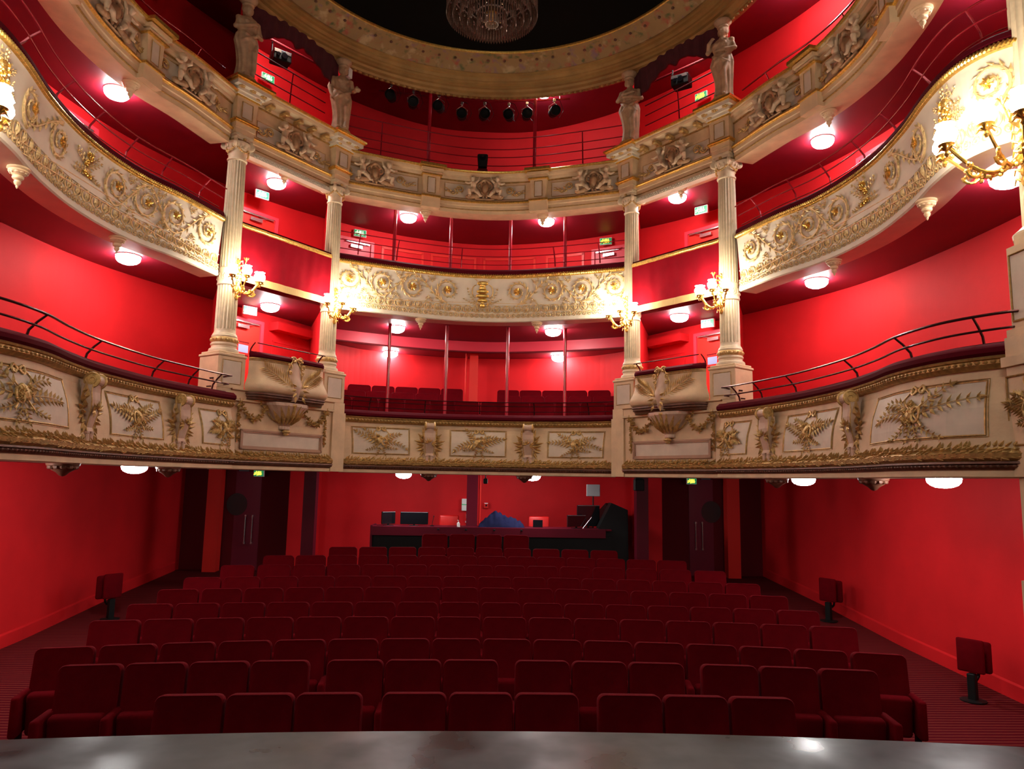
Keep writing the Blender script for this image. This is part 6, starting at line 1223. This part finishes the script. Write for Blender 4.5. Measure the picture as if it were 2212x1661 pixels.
for i in range(nx+1):
    for j in range(ny+1):
        q, s = i/nx, j/ny; hgt = 0.05+0.24*math.exp(-((q-0.36)/0.22)**2)+0.11*math.exp(-((q-0.72)/0.2)**2); e = min(1, min(s, 1-s)*4)*min(1, min(q, 1-q)*12)
        V.append((0.03+0.95*q, 15.02+0.36*s, -0.954+max(0, hgt*e**0.5+0.018*math.sin(q*31+s*7)+0.015*math.sin(s*19-q*13)+0.012*math.sin(q*57))*(1 if e > 0 else 0)))
bm.add(V, [(i*(ny+1)+j, i*(ny+1)+j+1, (i+1)*(ny+1)+j+1, (i+1)*(ny+1)+j) for i in range(nx) for j in range(ny)])
o = mk('dust_cover', bm, 'blue_cloth', smooth=True, ang=60); tag(o, 'dark blue cloth cover heaped over the mixing desk', 'cloth')
t = thing('music_stand_panel', 'light grey square panel on a thin stand behind the desk', 'panel', (2.44, 15.35, -2.02)); mk('panel', MB().rbox(-0.145, 0.145, -0.015, 0.015, 1.72, 1.97, 0.01, 1), 'grey_panel', t, local=True); mk('stand', MB().tube([(0, 0.02, 0), (0, 0.02, 1.72)], 0.014, 8), 'black', t, local=True)
o = mk('thin_rod', MB().tube([(2.18, 15.05, -0.95), (2.36, 15.05, -0.72)], 0.007, 5), 'steel'); tag(o, 'thin pale rod leaning on the right end of the desk', 'rod')
t = thing('wall_cabinet', 'white wall box with a green stripe left of the centre pillar', 'box', (-0.28, 16.72, -0.70)); mk('box_body', MB().rbox(-0.08, 0.08, -0.03, 0.06, 0.0, 0.27, 0.008, 1), 'white_plastic', t, local=True); mk('green_stripe', MB().box(-0.08, 0.08, -0.034, -0.03, 0.13, 0.148), 'green', t, local=True)
t = thing('fire_notice', 'small red and white fire notice on the back wall below the white box', 'sign', (-0.24, 16.78, -0.98)); mk('red_plate', MB().box(-0.05, 0.05, 0.0, 0.01, 0.0, 0.22), 'red_plastic', t, local=True); mk('white_marks', MB().box(-0.015, 0.03, -0.004, 0.0, 0.11, 0.20).box(-0.03, 0.035, -0.004, 0.0, 0.01, 0.05).ell((0.0, -0.004, 0.085), (0.012, 0.003, 0.016), None, 8, 4), 'white_plastic', t, local=True)
t = thing('fire_alarm_button', 'small red fire alarm call point right of the centre pillar', 'alarm', (0.20, 16.74, -0.64)); mk('housing', MB().rbox(-0.06, 0.06, -0.02, 0.05, 0.0, 0.13, 0.01, 1), 'red_plastic', t, local=True); mk('button', MB().lathe([(0.022, 0.0), (0.018, 0.008), (0.002, 0.01)], (0, -0.02, 0.065), 14, R=rotx(PI/2)), 'black', t, local=True); mk('white_label', MB().box(-0.04, 0.04, -0.024, -0.02, 0.105, 0.122), 'white_plastic', t, local=True)
o = mk('stage_marker', MB().box(3.40, 3.62, 4.50, 4.55, -1.60, -1.594), 'white_plastic'); tag(o, 'short white tape mark at the right end of the stage edge', 'tape')
bpy.context.view_layer.update()
